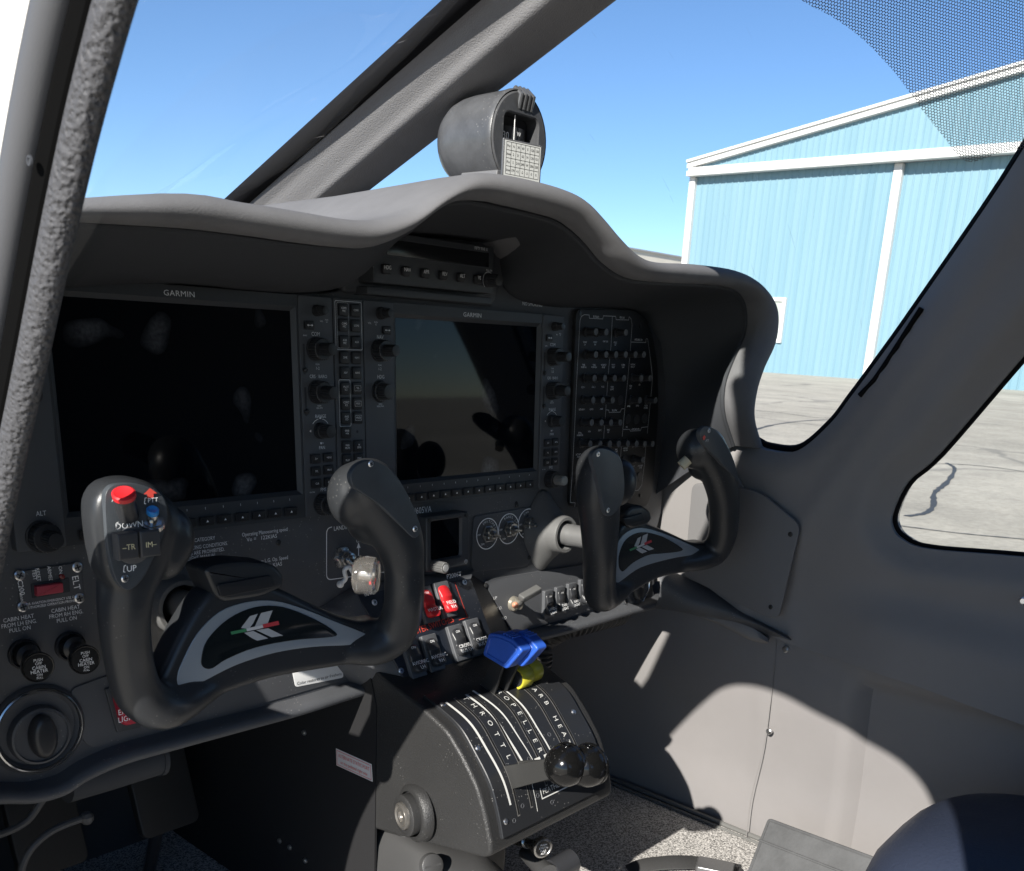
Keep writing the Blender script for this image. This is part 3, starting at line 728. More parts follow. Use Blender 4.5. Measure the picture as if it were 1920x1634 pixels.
# match the two curves by the x of the picture, then by arc
A_ = resample(I3b, 90); 
def match(n):
    o = []
    # landmark pairs (fraction along inner lip list index, fraction along junction index)
    pairs = [(0,0),(4,3),(7,6),(9,7),(11,9),(14,11),(18,13),(22,17),(25,19),(27,21),(29,24),(33,27)]
    pairs = [(a*(len(I3)-1)/5/33, b*(len(J3)-1)/6/27) for a, b in pairs]
    for (a0,b0),(a1,b1) in zip(pairs, pairs[1:]):
        for k in range(8):
            t = k/8; fa = (a0+(a1-a0)*t)*5; fb = (b0+(b1-b0)*t)*6
            ia = min(int(fa), len(I3b)-2); ib = min(int(fb), len(J3)-2)
            o.append((I3b[ia].lerp(I3b[ia+1], fa-ia), J3[ib].lerp(J3[ib+1], fb-ib)))
    o.append((I3b[-1], J3[-1])); return o
g = G(); rows = []
for a, b in match(0):
    bul = Vector((0,0,-.012)) if a.x < .3 else Vector((0,0,.004))
    rows.append([a.lerp(b, t) + bul*math.sin(math.pi*min(1,t*1.1))*(1 if t < .95 else 0) for t in [i/8 for i in range(9)]])
g.grid(rows); g.build('liner', LINER, hood, ang=60)
g = G(); g.tube([p+Vector((0,.002,-.0)) for p in I3b[::2]], .0028, 8); g.build('lip', LINER, hood)

# light bar under the hump
c0, c1 = PY(848,400,-.06), PY(1014,424,-.06)
ax = (c1-c0).normalized(); fr = Fr((c0+c1)/2, ax, Vector((0,-.45,1)))
g = G(); L2 = (c1-c0).length/2
hgt = .0075
sec = [(-hgt,-.004),(-hgt*.4,.0035),(hgt*.5,.0035),(hgt,-.001),(hgt,-.006),(-hgt,-.008)]
g.rings([[fr.p(-L2+.004, a, b) for a, b in sec],[fr.p(-L2, a*.95, b) for a, b in sec][::1],[fr.p(L2, a, b) for a, b in sec]]); 
lb = g.build('light_bar', mat('light_bar_black', (.03,.031,.033), .5), None)
tag(lb, 'long flat black light bar fixed under the hump of the glareshield', 'panel light')

# ================================================================ compass on top
ay = Vector((.0,-1,.0)).normalized()
cc = PY(975, 262, -.118) - ay*.0195
# its axis looks at the seats, slightly turned to the near one

fr = Fr(cc, Vector((0,0,1)).cross(ay)*-1 if 0 else ay.cross(Vector((0,0,1)))*-1, (0,0,1))
if fr.n.dot(ay) < 0: fr = Fr(cc, ay.cross(Vector((0,0,1))), (0,0,1))
comp = thing('compass', 'round grey standby compass standing on top of the glareshield', 'compass', cc-Vector((0,0,.05)))
CG = mat('compass_grey', (.075,.077,.082), .38, bump=.15, bscale=900, var=.25, vscale=40, dust=.3, coat=.15)
g = G()
Rr = .0370
prof = [(.001,-.066),(.012,-.0652),(.021,-.062),(.0288,-.056),(.0336,-.047),(.0360,-.037),(.0370,-.026),(.0373,-.010),(.0377,.010),(.0380,.0115),(.0382,.0135),(.0380,.0165),(.0369,.0185)]
ov = 1.06
g.lathe(fr, 0, 0, prof, 44); g.v = [fr.o + fr.u*((v-fr.o).dot(fr.u)) + fr.v*((v-fr.o).dot(fr.v)*ov) + fr.n*((v-fr.o).dot(fr.n)) for v in g.v]
g.build('housing', CG, comp)
# face plate with rectangular window
def frameplate(fr, outer, inner, z0, z1, bev=.0008, mi=0, g=None):
    """flat ring between two outlines having the same number of points"""
    g = g or G()
    if area(outer) < 0: outer = outer[::-1]
    if area(inner) < 0: inner = inner[::-1]
    g.rings([[fr.p(a,b,z0) for a,b in outer],[fr.p(a,b,z1-bev) for a,b in outer],[fr.p(a,b,z1) for a,b in inset(outer,bev)],[fr.p(a,b,z1) for a,b in inset(inner,-bev)],[fr.p(a,b,z1-bev) for a,b in inner],[fr.p(a,b,z0) for a,b in inner]], mi, cap0=False, cap1=False)
    return g
def ringpts(pl, n): 
    L_ = [Vector(p) for p in pl]; L_.append(L_[0]); return [tuple(p) for p in resample(L_, n+1)[:-1]]
ell = [(Rr*.965*math.cos(t*2*math.pi/72), Rr*.965*ov*math.sin(t*2*math.pi/72)) for t in range(72)]
wn = rrect(.045,.037,.006, 6); wn = [(a+.0015,b+.001) for a,b in wn]
# same angular start for both outlines
wr = ringpts(wn, 360)
wr2 = []
for a, b in ell:
    th = math.atan2(b, a); wr2.append(min(wr, key=lambda p: abs(math.atan2(p[1]*1.0,p[0])-th)))
g = G(); frameplate(fr, ell, wr2, .006, .0195, .0012, g=g); g.build('face', CG, comp, ang=40)
g = G(); g.prism(fr, wn, -.004, -.003); g.box(fr, -.0035, -.001, .0006, .029, .010, .0108, mi=g.m(INK)); card = g
g.m(LINER); g.mats = [LINER, INK]; g.mi = [0]*len(g.mi); 
g = G(); g.m(LINER); g.m(INK); g.prism(fr, wn, -.004, .005)
# card: drum with tick marks behind the window
dr = [[fr.p(.014*math.sin(a)*1.15, z, .009+.006*math.cos(a)) for a in [R(-65+130*i/16) for i in range(17)]] for z in (-.011,.010)]
g.grid(dr[::-1])
for i in range(13):
    a = R(-60+i*10); x = .014*math.sin(a)*1.15; z = .0094+.0062*math.cos(a)
    hgt = .0035 if i % 3 == 0 else .0022
    f2 = fr.at(0,0,z); g.box(f2, x, -.004-.0001*i, .0006, hgt, 0, .0003, mi=1)
g.text(fr.at(0,0,.0158), '30', -.015, .001, .0085, mi=1)
g.text(fr.at(0,0,.0158), 'W', .002, .0045, .005, mi=1)
g.box(fr, -.005, .001, .0007, .036, .0166, .0170, mi=1)
for i in range(14): g.box(fr, -.012+i*.0021, -.005-.0002*i, .0008, .003 if i % 3 else .0045, .0158, .0162, mi=1)
g.build('card', None, comp, ang=30)
# corrugated lamp knob on the top of the face
f2 = fr.at(.006, .0300, .017)
g = G()
for i, x in enumerate((-.0085,-.0035,.0015,.0065)): g.tube([f2.p(x,-.0055,.001), f2.p(x,.005,.004), f2.p(x,.011,-.004)], .0028 if i else .0024, 10)
g.box(f2, -.001, 0, .018, .010, -.004, .0012, .002, .001); g.build('lamp_housing', CG, comp)
# base block
f3 = Fr(cc+Vector((-.012,.002,-.040)), fr.u, (0,0,1)); g = G(); g.prism(f3, rpoly([(-.018,-.012),(.016,-.014),(.014,.010),(-.016,.012)], .002), -.022, .022, .001); g.build('base', mat('base_grey', (.12,.12,.125), .5, bump=.2), comp)
# correction card
cf = Fr(PY(980,309,-.135), (1,-.30,0), (0,0.06,1))
q = [cf.px(*a) for a in ((947,273),(1013,287),(1007,342),(944,330))]
cx, cy = sum(a[0] for a in q)/4, sum(a[1] for a in q)/4
PAPER = mat('card_paper', (.40,.41,.40), .5)
g = G(); cfm = cf.at(cx, cy, 0, -R(2)); w, h = .0365, .0325
g.box(cfm, 0, 0, w+.003, h+.003, -.0015, .0008, .001, .0005, mi=g.m(CG)); g.box(cfm, 0, 0, w, h, .0008, .0011, mi=g.m(PAPER))
k = g.m(mat('black_ink', (.02,.02,.02), .6))
for i in range(8): 
    x = -w/2+.0015+(w-.003)*i/7; g.wire(cfm, [(x,-h/2+.006),(x,h/2-.001)], .0003, .0013, k)
for i in range(5):
    y = -h/2+.006+(h-.007)*i/4; g.wire(cfm, [(-w/2+.0015,y),(w/2-.0015,y)], .0003, .0013, k)
tt = ['For','N','30','60','E','120','150','Steer','2','31','62','91','120','151','For','S','210','240','W','300','330','Steer','179','+2','-2','-2','0','0']
for i, t_ in enumerate(tt):
    x = -w/2+.0015+(w-.003)*((i % 7)+.5)/7; y = h/2-.001-(h-.007)*((i//7)+.5)/4; g.text(cfm, t_, x, y, .0030, k, .0013, sx=.8)
g.text(cfm, 'CALIBRATE WITH RADIO ON', 0, -h/2+.003, .0022, k, .0013)
g.build('correction_card', None, comp)
# ================================================================ instrument panel
panel = thing('instrument_panel', 'black instrument panel face under the glareshield holding the displays and switches', 'instrument panel', (.41,0,-.05))
SH = -.008    # sheet of the panel lies this far behind the bezels
def P_(pts, r=0.0, k=4): q = PAN.pxl(pts); return rpoly(q, r, k) if r else q
# main plate: one big outline (top follows the hood junction, bottom the lower lip)
lipline = [(-60,1500),(0,1493),(60,1492),(115,1478),(160,1450),(230,1420),(330,1392),(460,1357),(560,1330),(640,1305),(700,1285),(735,1262)]
lipline2 = [(905,1225),(960,1206),(1060,1180),(1130,1160),(1200,1140),(1260,1128),(1330,1135),(1400,1148),(1460,1190)]
top_ = [PAN.px(x, y, SH) for x, y in junc[:12]]+[PAN.px(x,y,SH) for x,y in junc[12:]]
g = G()
pl = [PAN.px(x, y, SH) for x, y in [(-60,560)]] 
def plate(g, pts, z0, z1, r=0.0, bev=.0008, mi=0, off=0.0, k=4):
    q = [PAN.px(x, y, off) for x, y in pts]; g.prism(PAN, rpoly(q, r, k) if r else q, z0, z1, bev, mi)
plate(g, [(-90,505),(160,518),(450,540),(600,550),(640,545),(655,500),(700,435),(860,440),(935,455),(945,540),(975,560),(1180,580),(1240,640),(1255,780),(1240,960),(1215,1060),(1230,1128),(1130,1152),(960,1198),(905,1215),(735,1252),(560,1322),(330,1384),(160,1440),(115,1470),(60,1482),(-60,1490)], SH-.010, SH, .006, .002, off=SH)
g.build('face_plate', PANEL, panel)
# upper housing round the autopilot unit, raised
g = G(); plate(g, [(646,548),(668,470),(720,440),(860,440),(935,458),(940,545),(930,576),(900,574)], SH-.004, SH+.004, .008, .003, off=0); g.build('centre_hump', PANEL, panel)
g = G(); g.prism(PAN, rpoly([(-.12,-.02),(-.12,.21),(.1,.215),(.28,.22),(.33,.285),(.50,.285),(.56,.215),(.84,.21),(.93,.15),(.93,-.05)], .02), -.06, -.055); g.build('leak_block', LINER, panel)  # added sheet behind the panel, stops light leaking through
# lower lip, rolled towards the seats
def lip(line, name, r=.0065, ext=.03):
    L_ = spline([PAN.p(*PAN.px(x, y, .0), .0) for x, y in line], 5)
    g = G(); rows = []
    for p in L_:
        row = []
        for a in range(9):
            th = math.pi*(a/8.0)
            row.append(p + Vector((0,-1,0))*(r*1.3*math.sin(th)) + Vector((0,0,1))*(r*math.cos(th)) )
        row = [p+Vector((0,.012,r*1.6))]+row+[p+Vector((0,ext,-r*1.05)), p+Vector((0,ext+.09,-r*.6))]
        rows.append(row)
    g.grid(rows[::-1]); return g.build(name, PANEL, panel, ang=80)
lip(lipline, 'lower_lip'); lip(lipline2, 'lower_lip')
# shelf that runs from the right end of the panel into the side wall
g = G()
u = [PX(1240,1128,.86), PX(1330,1135,.90), PX(1400,1148,.92), PX(1465,1192,.94)]
top_e = spline([PAN.p(*PAN.px(1228,1050,0),0), PX(1275,1078,.895), PX(1330,1104,.91), PX(1400,1148,.925), PX(1472,1188,.93)], 6)
bot_e = spline([PAN.p(*PAN.px(1222,1140,0),.004), PX(1280,1148,.875), PX(1345,1160,.895), PX(1410,1172,.905), PX(1466,1196,.92)], 6)
g.grid([[a+(b-a)*t+Vector((-.02,-.03,.0))*math.sin(math.pi*t)*.6 for t in [i/8 for i in range(9)]]+[b+Vector((.0,.02,-.002))] for a, b in zip(top_e, bot_e)])
g.build('side_shelf', PANEL, panel, ang=80)
g = G(); 
s0 = spline([PX(1270,1142,.90), PX(1340,1155,.905), PX(1400,1172,.91), PX(1440,1197,.915)], 5); s1 = spline([PX(1290,1150,.91), PX(1350,1172,.912), PX(1405,1200,.913), PX(1437,1207,.916)], 5)
g.grid([[a, (a+b)/2+Vector((-.006,-.006,0)), b, b+Vector((.03,.01,.0))] for a, b in zip(s0, s1)]); g.build('trim_strip', TRIMS, panel, ang=80)

def screw(g, x, y, r=.0035, z=0, fr=PAN, mi=0, mslot=None, off=0.0):
    c = fr.px(x, y, off+z) if x is not None else y
    g.lathe(fr, c[0], c[1], [(r,z-.0005),(r,z+.0004),(r*.75,z+.0011),(r*.15,z+.0011)], 14, mi)
    if mslot is not None:
        a = (x*.37 if x else 1)
        for q in (0, math.pi/2): g.box(fr, c[0], c[1], r*1.15, r*.28, z+.0011, z+.00125, rot=a+q, mi=mslot)
def gscrews(pts, parent, r=.0035, z=0, material=DSCREW, fr=PAN, off=0.0):
    for p in pts:
        g = G(); g.m(material); k = g.m(LINER); screw(g, p[0], p[1], r, z, fr, 0, k, off); g.build('screw', None, parent)
gscrews([(522,1018),(1077,770),(968,945),(1075,614)], panel, .003, SH)

INKZ = .0003
def knob(parent, x, y, r1, r2, h1, h2, cap=None, z=0, fr=PAN, name='knob', c=None, slim=None, light=False):
    """a concentric pair: big base knob with a smaller one on top"""
    c = c or fr.px(x, y, z)
    mt = mat('knob_light', (.36,.36,.35), .4, metal=.6) if light else KNOB
    g = G(); g.lathe(fr, c[0], c[1], [(r1*1.12,z),(r1*1.1,z+.0008),(r1,z+.001)], 28); g.knurl(fr, c[0], c[1], r1, z+.001, z+h1, 26, .05)
    k = g.build(name, KNOB, parent, ang=25)
    if r2:
        g = G(); g.knurl(fr, c[0], c[1], r2, z+h1, z+h1+h2, 20, .07, r1=r2*.95); g.lathe(fr, c[0], c[1], [(r2*.9,z+h1+h2-.0004),(r2*.86,z+h1+h2+.0006),(r2*.3,z+h1+h2+.0008),(.0001,z+h1+h2+.0008)], 20)
        g.build('knob_cap', mt, k, ang=25)
    return k
def key(parent, c, w, h, label='', ink=INK, size=.0024, z=0, fr=PAN, box=False):
    g = G(); g.m(KEYM); a = g.m(ink); d = g.m(LINER)
    g.box(fr, c[0], c[1], w+.0014, h+.0014, z-.0002, z+.00015, .0012, 0, mi=d)
    g.box(fr, c[0], c[1], w, h, z, z+.0022, .0011, .0005, mi=0)
    if label == '^': g.add([fr.p(c[0]-.0012,c[1]-.0009,z+.0024), fr.p(c[0]+.0012,c[1]-.0009,z+.0024), fr.p(c[0],c[1]+.0011,z+.0024)], [(0,1,2)], a)
    elif label == '<>':
        zz = z+.0024; g.wire(fr, [(c[0]-.0022,c[1]),(c[0]+.0022,c[1])], .0004, zz, a)
        for s in (-1,1): g.add([fr.p(c[0]+s*.0034,c[1],zz), fr.p(c[0]+s*.0018,c[1]+.001,zz), fr.p(c[0]+s*.0018,c[1]-.001,zz)], [(0,1,2) if s < 0 else (0,2,1)], a)
    elif label: g.text(fr, label, c[0], c[1], size, a, z+.0024, sx=.85, bold=0)
    if box: g.wire(fr, [(c[0]-w*.36,c[1]-h*.22),(c[0]+w*.36,c[1]-h*.22),(c[0]+w*.36,c[1]+h*.22),(c[0]-w*.36,c[1]+h*.22)], .0002, z+.0023, a, True)
    return g.build('button', None, parent)
BW, BH, SW = .305, .201, .0383
def display(name, label, cat, x0, group):
    t = thing(name, label, cat, (x0+BW/2, 0, BH/2), group)
    g = G(); g.m(BEZEL); g.m(STRIP)
    lcd = (x0+SW+.006, x0+BW-SW-.006, .026, BH-.014)      # glass
    # frame round the glass
    outer = [(x0+SW,0),(x0+BW-SW,0),(x0+BW-SW,BH),(x0+SW,BH)]
    inner = [(lcd[0],lcd[2]),(lcd[1],lcd[2]),(lcd[1],lcd[3]),(lcd[0],lcd[3])]
    inn2 = [(lcd[0]-.004,lcd[2]-.004),(lcd[1]+.004,lcd[2]-.004),(lcd[1]+.004,lcd[3]+.004),(lcd[0]-.004,lcd[3]+.004)]
    g.rings([[PAN.p(a,b,-.02) for a,b in outer],[PAN.p(a,b,.0) for a,b in outer],[PAN.p(a,b,.0) for a,b in inn2],[PAN.p(a,b,-.0035) for a,b in inner],[PAN.p(a,b,-.02) for a,b in inner]], 0, cap0=False, cap1=False)
    for a, r_ in ((x0, (0,0)), (x0+BW-SW, (0,0))): g.box(PAN, a+SW/2, BH/2, SW-.0006, BH, -.02, .0012, .002, .0006, mi=1)
    g.build('bezel', None, t, ang=25)
    g = G(); g.prism(PAN, inner, -.006, -.0034); g.build('screen', SCREENM, t)
    k = G(); k.m(INKD)
    k.text(PAN, 'GARMIN', x0+BW/2-.002, BH-.0065, .0062, 0, .0003, bold=0, sx=1.15, sp=1.06); k.build('lettering', INKD, t)
    return t, lcd
pfd, plcd = display('primary_display', 'large dark flight display left of the two, behind the near control yoke', 'flight display', 0.0, None)
X1 = BW+.03716
mfd, mlcd = display('multifunction_display', 'dark flight display in the middle of the panel beside the breaker panel', 'flight display', X1, None)
def softkeys(t, x0, pxs, y0):
    for i in range(12):
        a = x0+SW+.0085+ (BW-2*SW-.017)*(i+.5)/12 + .0; key(t, (a, .0075), .0135, .0078, '^', z=.0002)
    g = G()
    for i in range(12): a = x0+SW+.0085+(BW-2*SW-.017)*(i+.5)/12; g.wire(PAN, [(a,.0175),(a,.0195)], .0004, .0003)
    g.build('key_mark', INKD, t)
softkeys(pfd, 0, None, 0); softkeys(mfd, X1, None, 0)
def rightstrip(t, x0, ks=1.0, light=False):
    # x of the strip centre, heights from the bottom of the bezel (metres)
    X = x0+BW-SW/2; z = .0012; q = lambda a, b: (X+a, b)
    H_ = lambda y: BH*(962-y)/(962-565.5)*1.0
    g = G(); g.m(INKD); g.m(INK)
    def tx(s, dx, y, sz, m_=0, rot=0): g.text(PAN, s, X+dx, H_(y), sz, m_, z+INKZ, sx=.85, bold=0)
    knob(t, 0, 0, .0048, .0040, .007, .006, z=z, c=q(.001, H_(590)))
    tx('VOL', .006, 608, .0022); tx('PUSH\nSQ', .012, 607, .0018)
    key(t, q(-.0085, H_(616)), .0105, .0068, '<>', z=z)
    tx('EMERG', -.013, 634, .0016); tx('COM', -.001, 631, .0050, 0)
    knob(t, 0, 0, .0100, .0058, .0115, .013, z=z, c=q(-.001, H_(657)))
    tx('PUSH', -.000, 684, .0022); tx('1-2', -.000, 691, .0038)
    tx('CRS   BARO', .0005, 705.5, .0045); g.lathe(PAN, X+.0005, H_(705.5), [(.0016,z+.0003),(.0016,z+.0004)], 16, 0)
    knob(t, 0, 0, .0100, .0062, .0115, .013, z=z, c=q(-.001, H_(733)))
    tx('PUSH\nCRS CTR', .0005, 760, .0021)
    tx('RANGE', .0015, 777, .0046)
    cx, cy = X+.001, H_(803)
    for s in (1,-1): g.wire(PAN, [(cx+.011*math.cos(a), cy+.011*math.sin(a)) for a in [R(90-s*(12+i*6)) for i in range(8)]], .0005, z+INKZ, 1)
    for a in (90, 180, 270): 
        ca, sa = math.cos(R(a)), math.sin(R(a)); g.add([PAN.p(cx+ca*.013,cy+sa*.013,z+.0003), PAN.p(cx+ca*.011-sa*.0013,cy+sa*.011+ca*.0013,z+.0003), PAN.p(cx+ca*.011+sa*.0013,cy+sa*.011-ca*.0013,z+.0003)], [(0,2,1),(0,1,2)], 1)
    knob(t, 0, 0, .0072, .0064, .006, .010, z=z, c=(cx, cy))
    tx('PUSH', .002, 826, .0021); tx('PAN', .002, 834.5, .0044)
    for i, (a, b, y) in enumerate((('D>','MENU',853),('FPL','PROG',876),('CLR','ENT',899))):
        key(t, q(-.0065, H_(y+1)), .0108, .0080, a, z=z, size=.0027); key(t, q(.0085, H_(y)), .0108, .0080, b, z=z, size=.0024 if len(b) > 3 else .0027)
    tx('DFLT MAP', -.011, 916, .0016); tx('FMS', .002, 913, .0048)
    k = knob(t, 0, 0, .0100, .0062, .0105, .013, z=z, c=q(.001, H_(940)), light=light)
    tx('PUSH CRSR', .002, 960, .0023)
    # card slots
    for y0, y1 in ((648,702),(724,776)):
        g.box(PAN, X-.0148, (H_(y0)+H_(y1))/2, .0022, abs(H_(y0)-H_(y1)), z, z+.0002, .0009, 0, mi=g.m(LINER))
        kk = G(); kk.lathe(PAN, X-.0148, H_(y1-8), [(.0022,z),(.0022,z+.0025),(.0016,z+.0032),(.0002,z+.0032)], 14); kk.build('latch', KNOB, t)
    g.build('lettering', None, t)
rightstrip(pfd, 0); rightstrip(mfd, X1, light=True)
def leftstrip(t, x0, ap=False):
    X = x0+SW/2; z = .0012; q = lambda a, b: (X+a, b); g = G(); g.m(INKD); g.m(INK)
    H_ = lambda y: BH*(956-y)/(956-569.0)
    def tx(s, dx, y, sz, m_=0): g.text(PAN, s, X+dx, H_(y), sz, m_, z+INKZ, sx=.85, bold=0)
    knob(t, 0, 0, .0055, .0044, .007, .008, z=z, c=q(.002, H_(590)))
    tx('VOL', -.012, 609, .0026); tx('PUSH\nID', -.004, 609, .0022)
    key(t, q(.009, H_(620)), .0105, .0068, '<>', z=z); tx('NAV', .001, 633, .005)
    knob(t, 0, 0, .0100, .0058, .0115, .013, z=z, c=q(.0, H_(657))); tx('PUSH', 0, 684, .0022); tx('1-2', 0, 691, .0038)
    tx('HDG', .001, 705.5, .005); knob(t, 0, 0, .0098, .0080, .004, .010, z=z, c=q(0, H_(732))); tx('PUSH\nHDG SYNC', 0, 758, .0022)
    if ap: tx('ALT', .002, 903, .0052); knob(t, 0, 0, .0115, .0066, .0115, .013, z=z, c=q(.001, H_(937)))
    g.build('lettering', None, t)
leftstrip(pfd, 0, True); leftstrip(mfd, X1)

# ---- audio panel
aud = thing('audio_panel', 'narrow audio panel of two button columns between the two large displays', 'audio panel', (BW+.018,0,.1))
g = G(); gx0, gw = BW+.0012, .0345; g.box(PAN, gx0+gw/2, BH/2, gw, BH, -.02, .0016, .0015, .0006); g.build('bezel', STRIP, aud)
cols = (gx0+gw*.30, gx0+gw*.72)
labs = [('COM1\nMIC','COM1'),('COM2\nMIC','COM2'),('AUX\nMIC','AUX'),('DME','NAV1'),('ADF','NAV2'),('PILOT\nICS','TEL'),('COPLT\nICS','MUS1'),('PASS\nICS','MUS2'),('SPKR\n+PA',None),('MKR\nMUTE','HI\nSENS'),('PLAY','MAN\nSQ')]
HA = lambda y: BH*(958-y)/(958-567.5)
ys = [587,614,643,671,698,726,754,780,806,833,858]
for (a, b), y in zip(labs, ys):
    key(aud, (cols[0], HA(y)), .0108, .0108, a, z=.0016, size=.0027)
    if b: key(aud, (cols[1], HA(y)), .0108, .0108, b, z=.0016, size=.0026, box=b in ('TEL','MUS1','MUS2'))
g = G(); g.m(INKD); g.wire(PAN, rrect(.0305,.041,.001,2) and [(a+gx0+gw/2, b+HA(614.5)) for a,b in rrect(.0315,.0435,.0012,2)], .0004, .0018, closed=True)
g.build('outline', INKD, aud); g = G(); g.m(INKD); g.wire(PAN, [(a+cols[0], b+HA(753)) for a,b in rrect(.0135,.0435,.0012,2)], .0004, .0018, closed=True)
g.wire(PAN, [(a+cols[0], b+HA(614.5)) for a,b in rrect(.0135,.0405,.0012,2)], .0002, .0018, closed=True); g.build('outline', INKD, aud)
g = G(); g.lathe(PAN, cols[1], HA(806), [(.0014,.0017),(.0012,.0018),(.0001,.0018)], 12); g.build('light_sensor', LINER, aud)
for y in (880, 905): 
    for c in cols: key(aud, (c, HA(y)), .0108, .0108, '', z=.0016)

# ---- autopilot unit
ap = thing('autopilot', 'slim black autopilot unit with a row of buttons below the hump of the glareshield', 'autopilot', (.43,0,.24))
A = lambda x, y, o=.018: PAN.px(x, y, o)
g = G(); o = .018
pl = [A(696,452,o),A(925,470,o),A(930,548,o),A(690,534,o)]
tr_ = [A(700,466),A(926,484),A(926,550),A(699,532)]
xa, xb = A(700,500)[0], A(926,510)[0]; zb = (A(700,533)[1]+A(926,548)[1])/2; zt = zb+.046
g.m(BEZEL)
g.box(PAN, (xa+xb)/2, (zb+zt)/2, xb-xa, zt-zb, SH, o, .002, .001); g.build('case', BEZEL, ap)
g = G(); g.box(PAN, (xa+xb)/2+.004, zt-.0135, xb-xa-.024, .014, o-.001, o+.0003, .001, .0002); g.build('display_window', glassy('smoked_window', .15, (.012,.013,.015)), ap)
g = G(); g.wire(PAN, [(a+(xa+xb)/2+.004, b+zt-.0135) for a,b in rrect(xb-xa-.022,.0155,.0012,2)], .0004, o+.0003, closed=True); g.build('outline', STRIP, ap)
g = G(); 
for i, s in enumerate(('HDG','NAV','APR','REV','ALT','VS')):
    cx = xa+.014+(xb-xa-.040)*i/5.0; cy = zb+.0135
    k = G(); k.m(KEYM); k.m(INK); k.box(PAN, cx, cy-.001, .0105, .0090, o, o+.004, .003, .0012); k.text(PAN, s, cx, cy+.0002, .0052, 1, o+.0043, sx=.8, bold=0); k.build('button', None, ap)
g.text(PAN, 'FIFTY FIVE X', xb-.020, zt-.0035, .0042, 0, o+.0003, sx=.85, bold=0); g.text(PAN, 'PULL DN', xb-.0075, zb+.0225, .0028, 0, o+.0003, sx=.8); 
cx, cy = xb-.0085, zb+.0125
g.wire(PAN, [(cx+.0085*math.cos(R(a)), cy+.0085*math.sin(R(a))) for a in range(60, 230, 12)], .0004, o+.0003); g.build('lettering', INKD, ap)
knob(ap, 0, 0, .0062, .0064, .004, .012, z=o, c=(cx, cy))
g = G(); g.box(PAN, (xa+xb)/2, zb-.007, xb-xa+.006, .007, SH, o-.006, .001, .0008); g.build('sill', BEZEL, ap)
g = G(); g.m(INKD); g.text(PAN, 'NO SMOKING', *PAN.px(1008,571), .0058, 0, SH+.0002+.0, bold=0, sx=.95); g.build('lettering', INKD, panel)

# ---- circuit breaker panel
cb = thing('breaker_panel', 'black circuit breaker panel with rows of small breakers behind the far control yoke', 'breaker panel', (.77,0,.07))
def B(x, y, o=0.0): return PAN.px(960+x/4.087, 550+y/4.087, o)
BZ = -.0015
g = G(); pl = [B(*p) for p in ((500,120),(930,125),(1040,200),(1090,330),(1125,560),(1130,900),(1090,1500),(1040,1640),(900,1640),(450,1640))]
g.prism(PAN, rpoly(pl, .010, 6), -.006, BZ, .0008); g.build('plate', mat('breaker_black', (.013,.013,.014), .5, bump=.1, bscale=1500), cb)
g = G(); g.m(INK); LI = mat('line_ink', (.50,.50,.50), .5); li = g.m(LI)
def ln(*pts): g.wire(PAN, [B(*p) for p in pts], .0007, BZ+.0003, li)
ln((598,190),(598,168),(560,165),(538,178),(527,210),(515,430),(500,700),(487,1000),(470,1350),(452,1605),(490,1608),(486,1640))
ln((598,168),(600,193),(702,198),(706,174),(800,178),(804,203),(900,206),(903,181),(918,195),(926,240),(922,300),(912,440),(895,640),(870,890),(850,1100))
ln((775,178),(765,400),(745,600),(725,890),(708,1115))
ln((725,895),(748,897),(750,915),(835,912),(845,888),(868,885))
ln((918,375),(1030,378),(1034,350),(1046,352),(1066,500),(1083,650),(1072,770),(1060,900),(1042,1075))
ln((858,1045),(910,1045),(912,1058),(990,1054),(998,1030),(1045,1025))
ln((845,1150),(838,1260)); ln((1035,1130),(1018,1330),(1000,1470),(975,1510),(920,1520))
def tb(s, x, y, sz=.0032): c = B(x, y); g.text(PAN, s, c[0], c[1], sz, 0, BZ+.0003, sx=.88, bold=0)
for s, x, y in (('BUS BAR',651,182),('BUS LH',850,188),('AVIONIC LH',975,358),('BUS RH',792,900),('AVIONIC RH',952,1044)): tb(s, x, y, .0036)
for s, x, y in (('START\nLH',565,386),('START\nRH',643,386),('FAN TAS',722,371),('FIELD\nLH',798,388),('FUEL\nPUMP LH',556,560),('FUEL\nPUMP RH',636,560),('HEADSET\nBOSE',708,560),('PITOT\nHEAT',783,560),('CABIN\nFAN',857,560),('AVIONIC\nBUS LH',932,557),
    ('E.I.S. 1',552,722),('E.I.S. 2',631,720),('P.F.D.',703,719),('TAXI\nLIGHT',772,729),('TRIM\nA/P',914,722),('A/P',983,703),('GPS/NAV 1',542,893),('COM 1',616,891),('AHRS',692,889),('XPDR',900,868),('D.M.E.',967,864),('TURN\nCOORD.',1032,872),
    ('STALL\nWARNING',527,1081),('A.D.I.',600,1060),('A.D.C.',680,1052),('FIELD\nRH',744,1058),('TAS',885,1028),('ACTUAT.\nFLAP',515,1246),('STROBE',745,1198),('NAV\nLIGHT',804,1207),('AVIONIC\nBUS RH',876,1198),('COM 2',940,1176),('M.F.D.',1003,1167),('GPS/NAV 2',925,1330),('CONVERT.\nOTTE',990,1332)): tb(s, x, y, .0030)
g.build('lettering', None, cb)
RING = mat('breaker_grey', (.12,.125,.13), .5); 
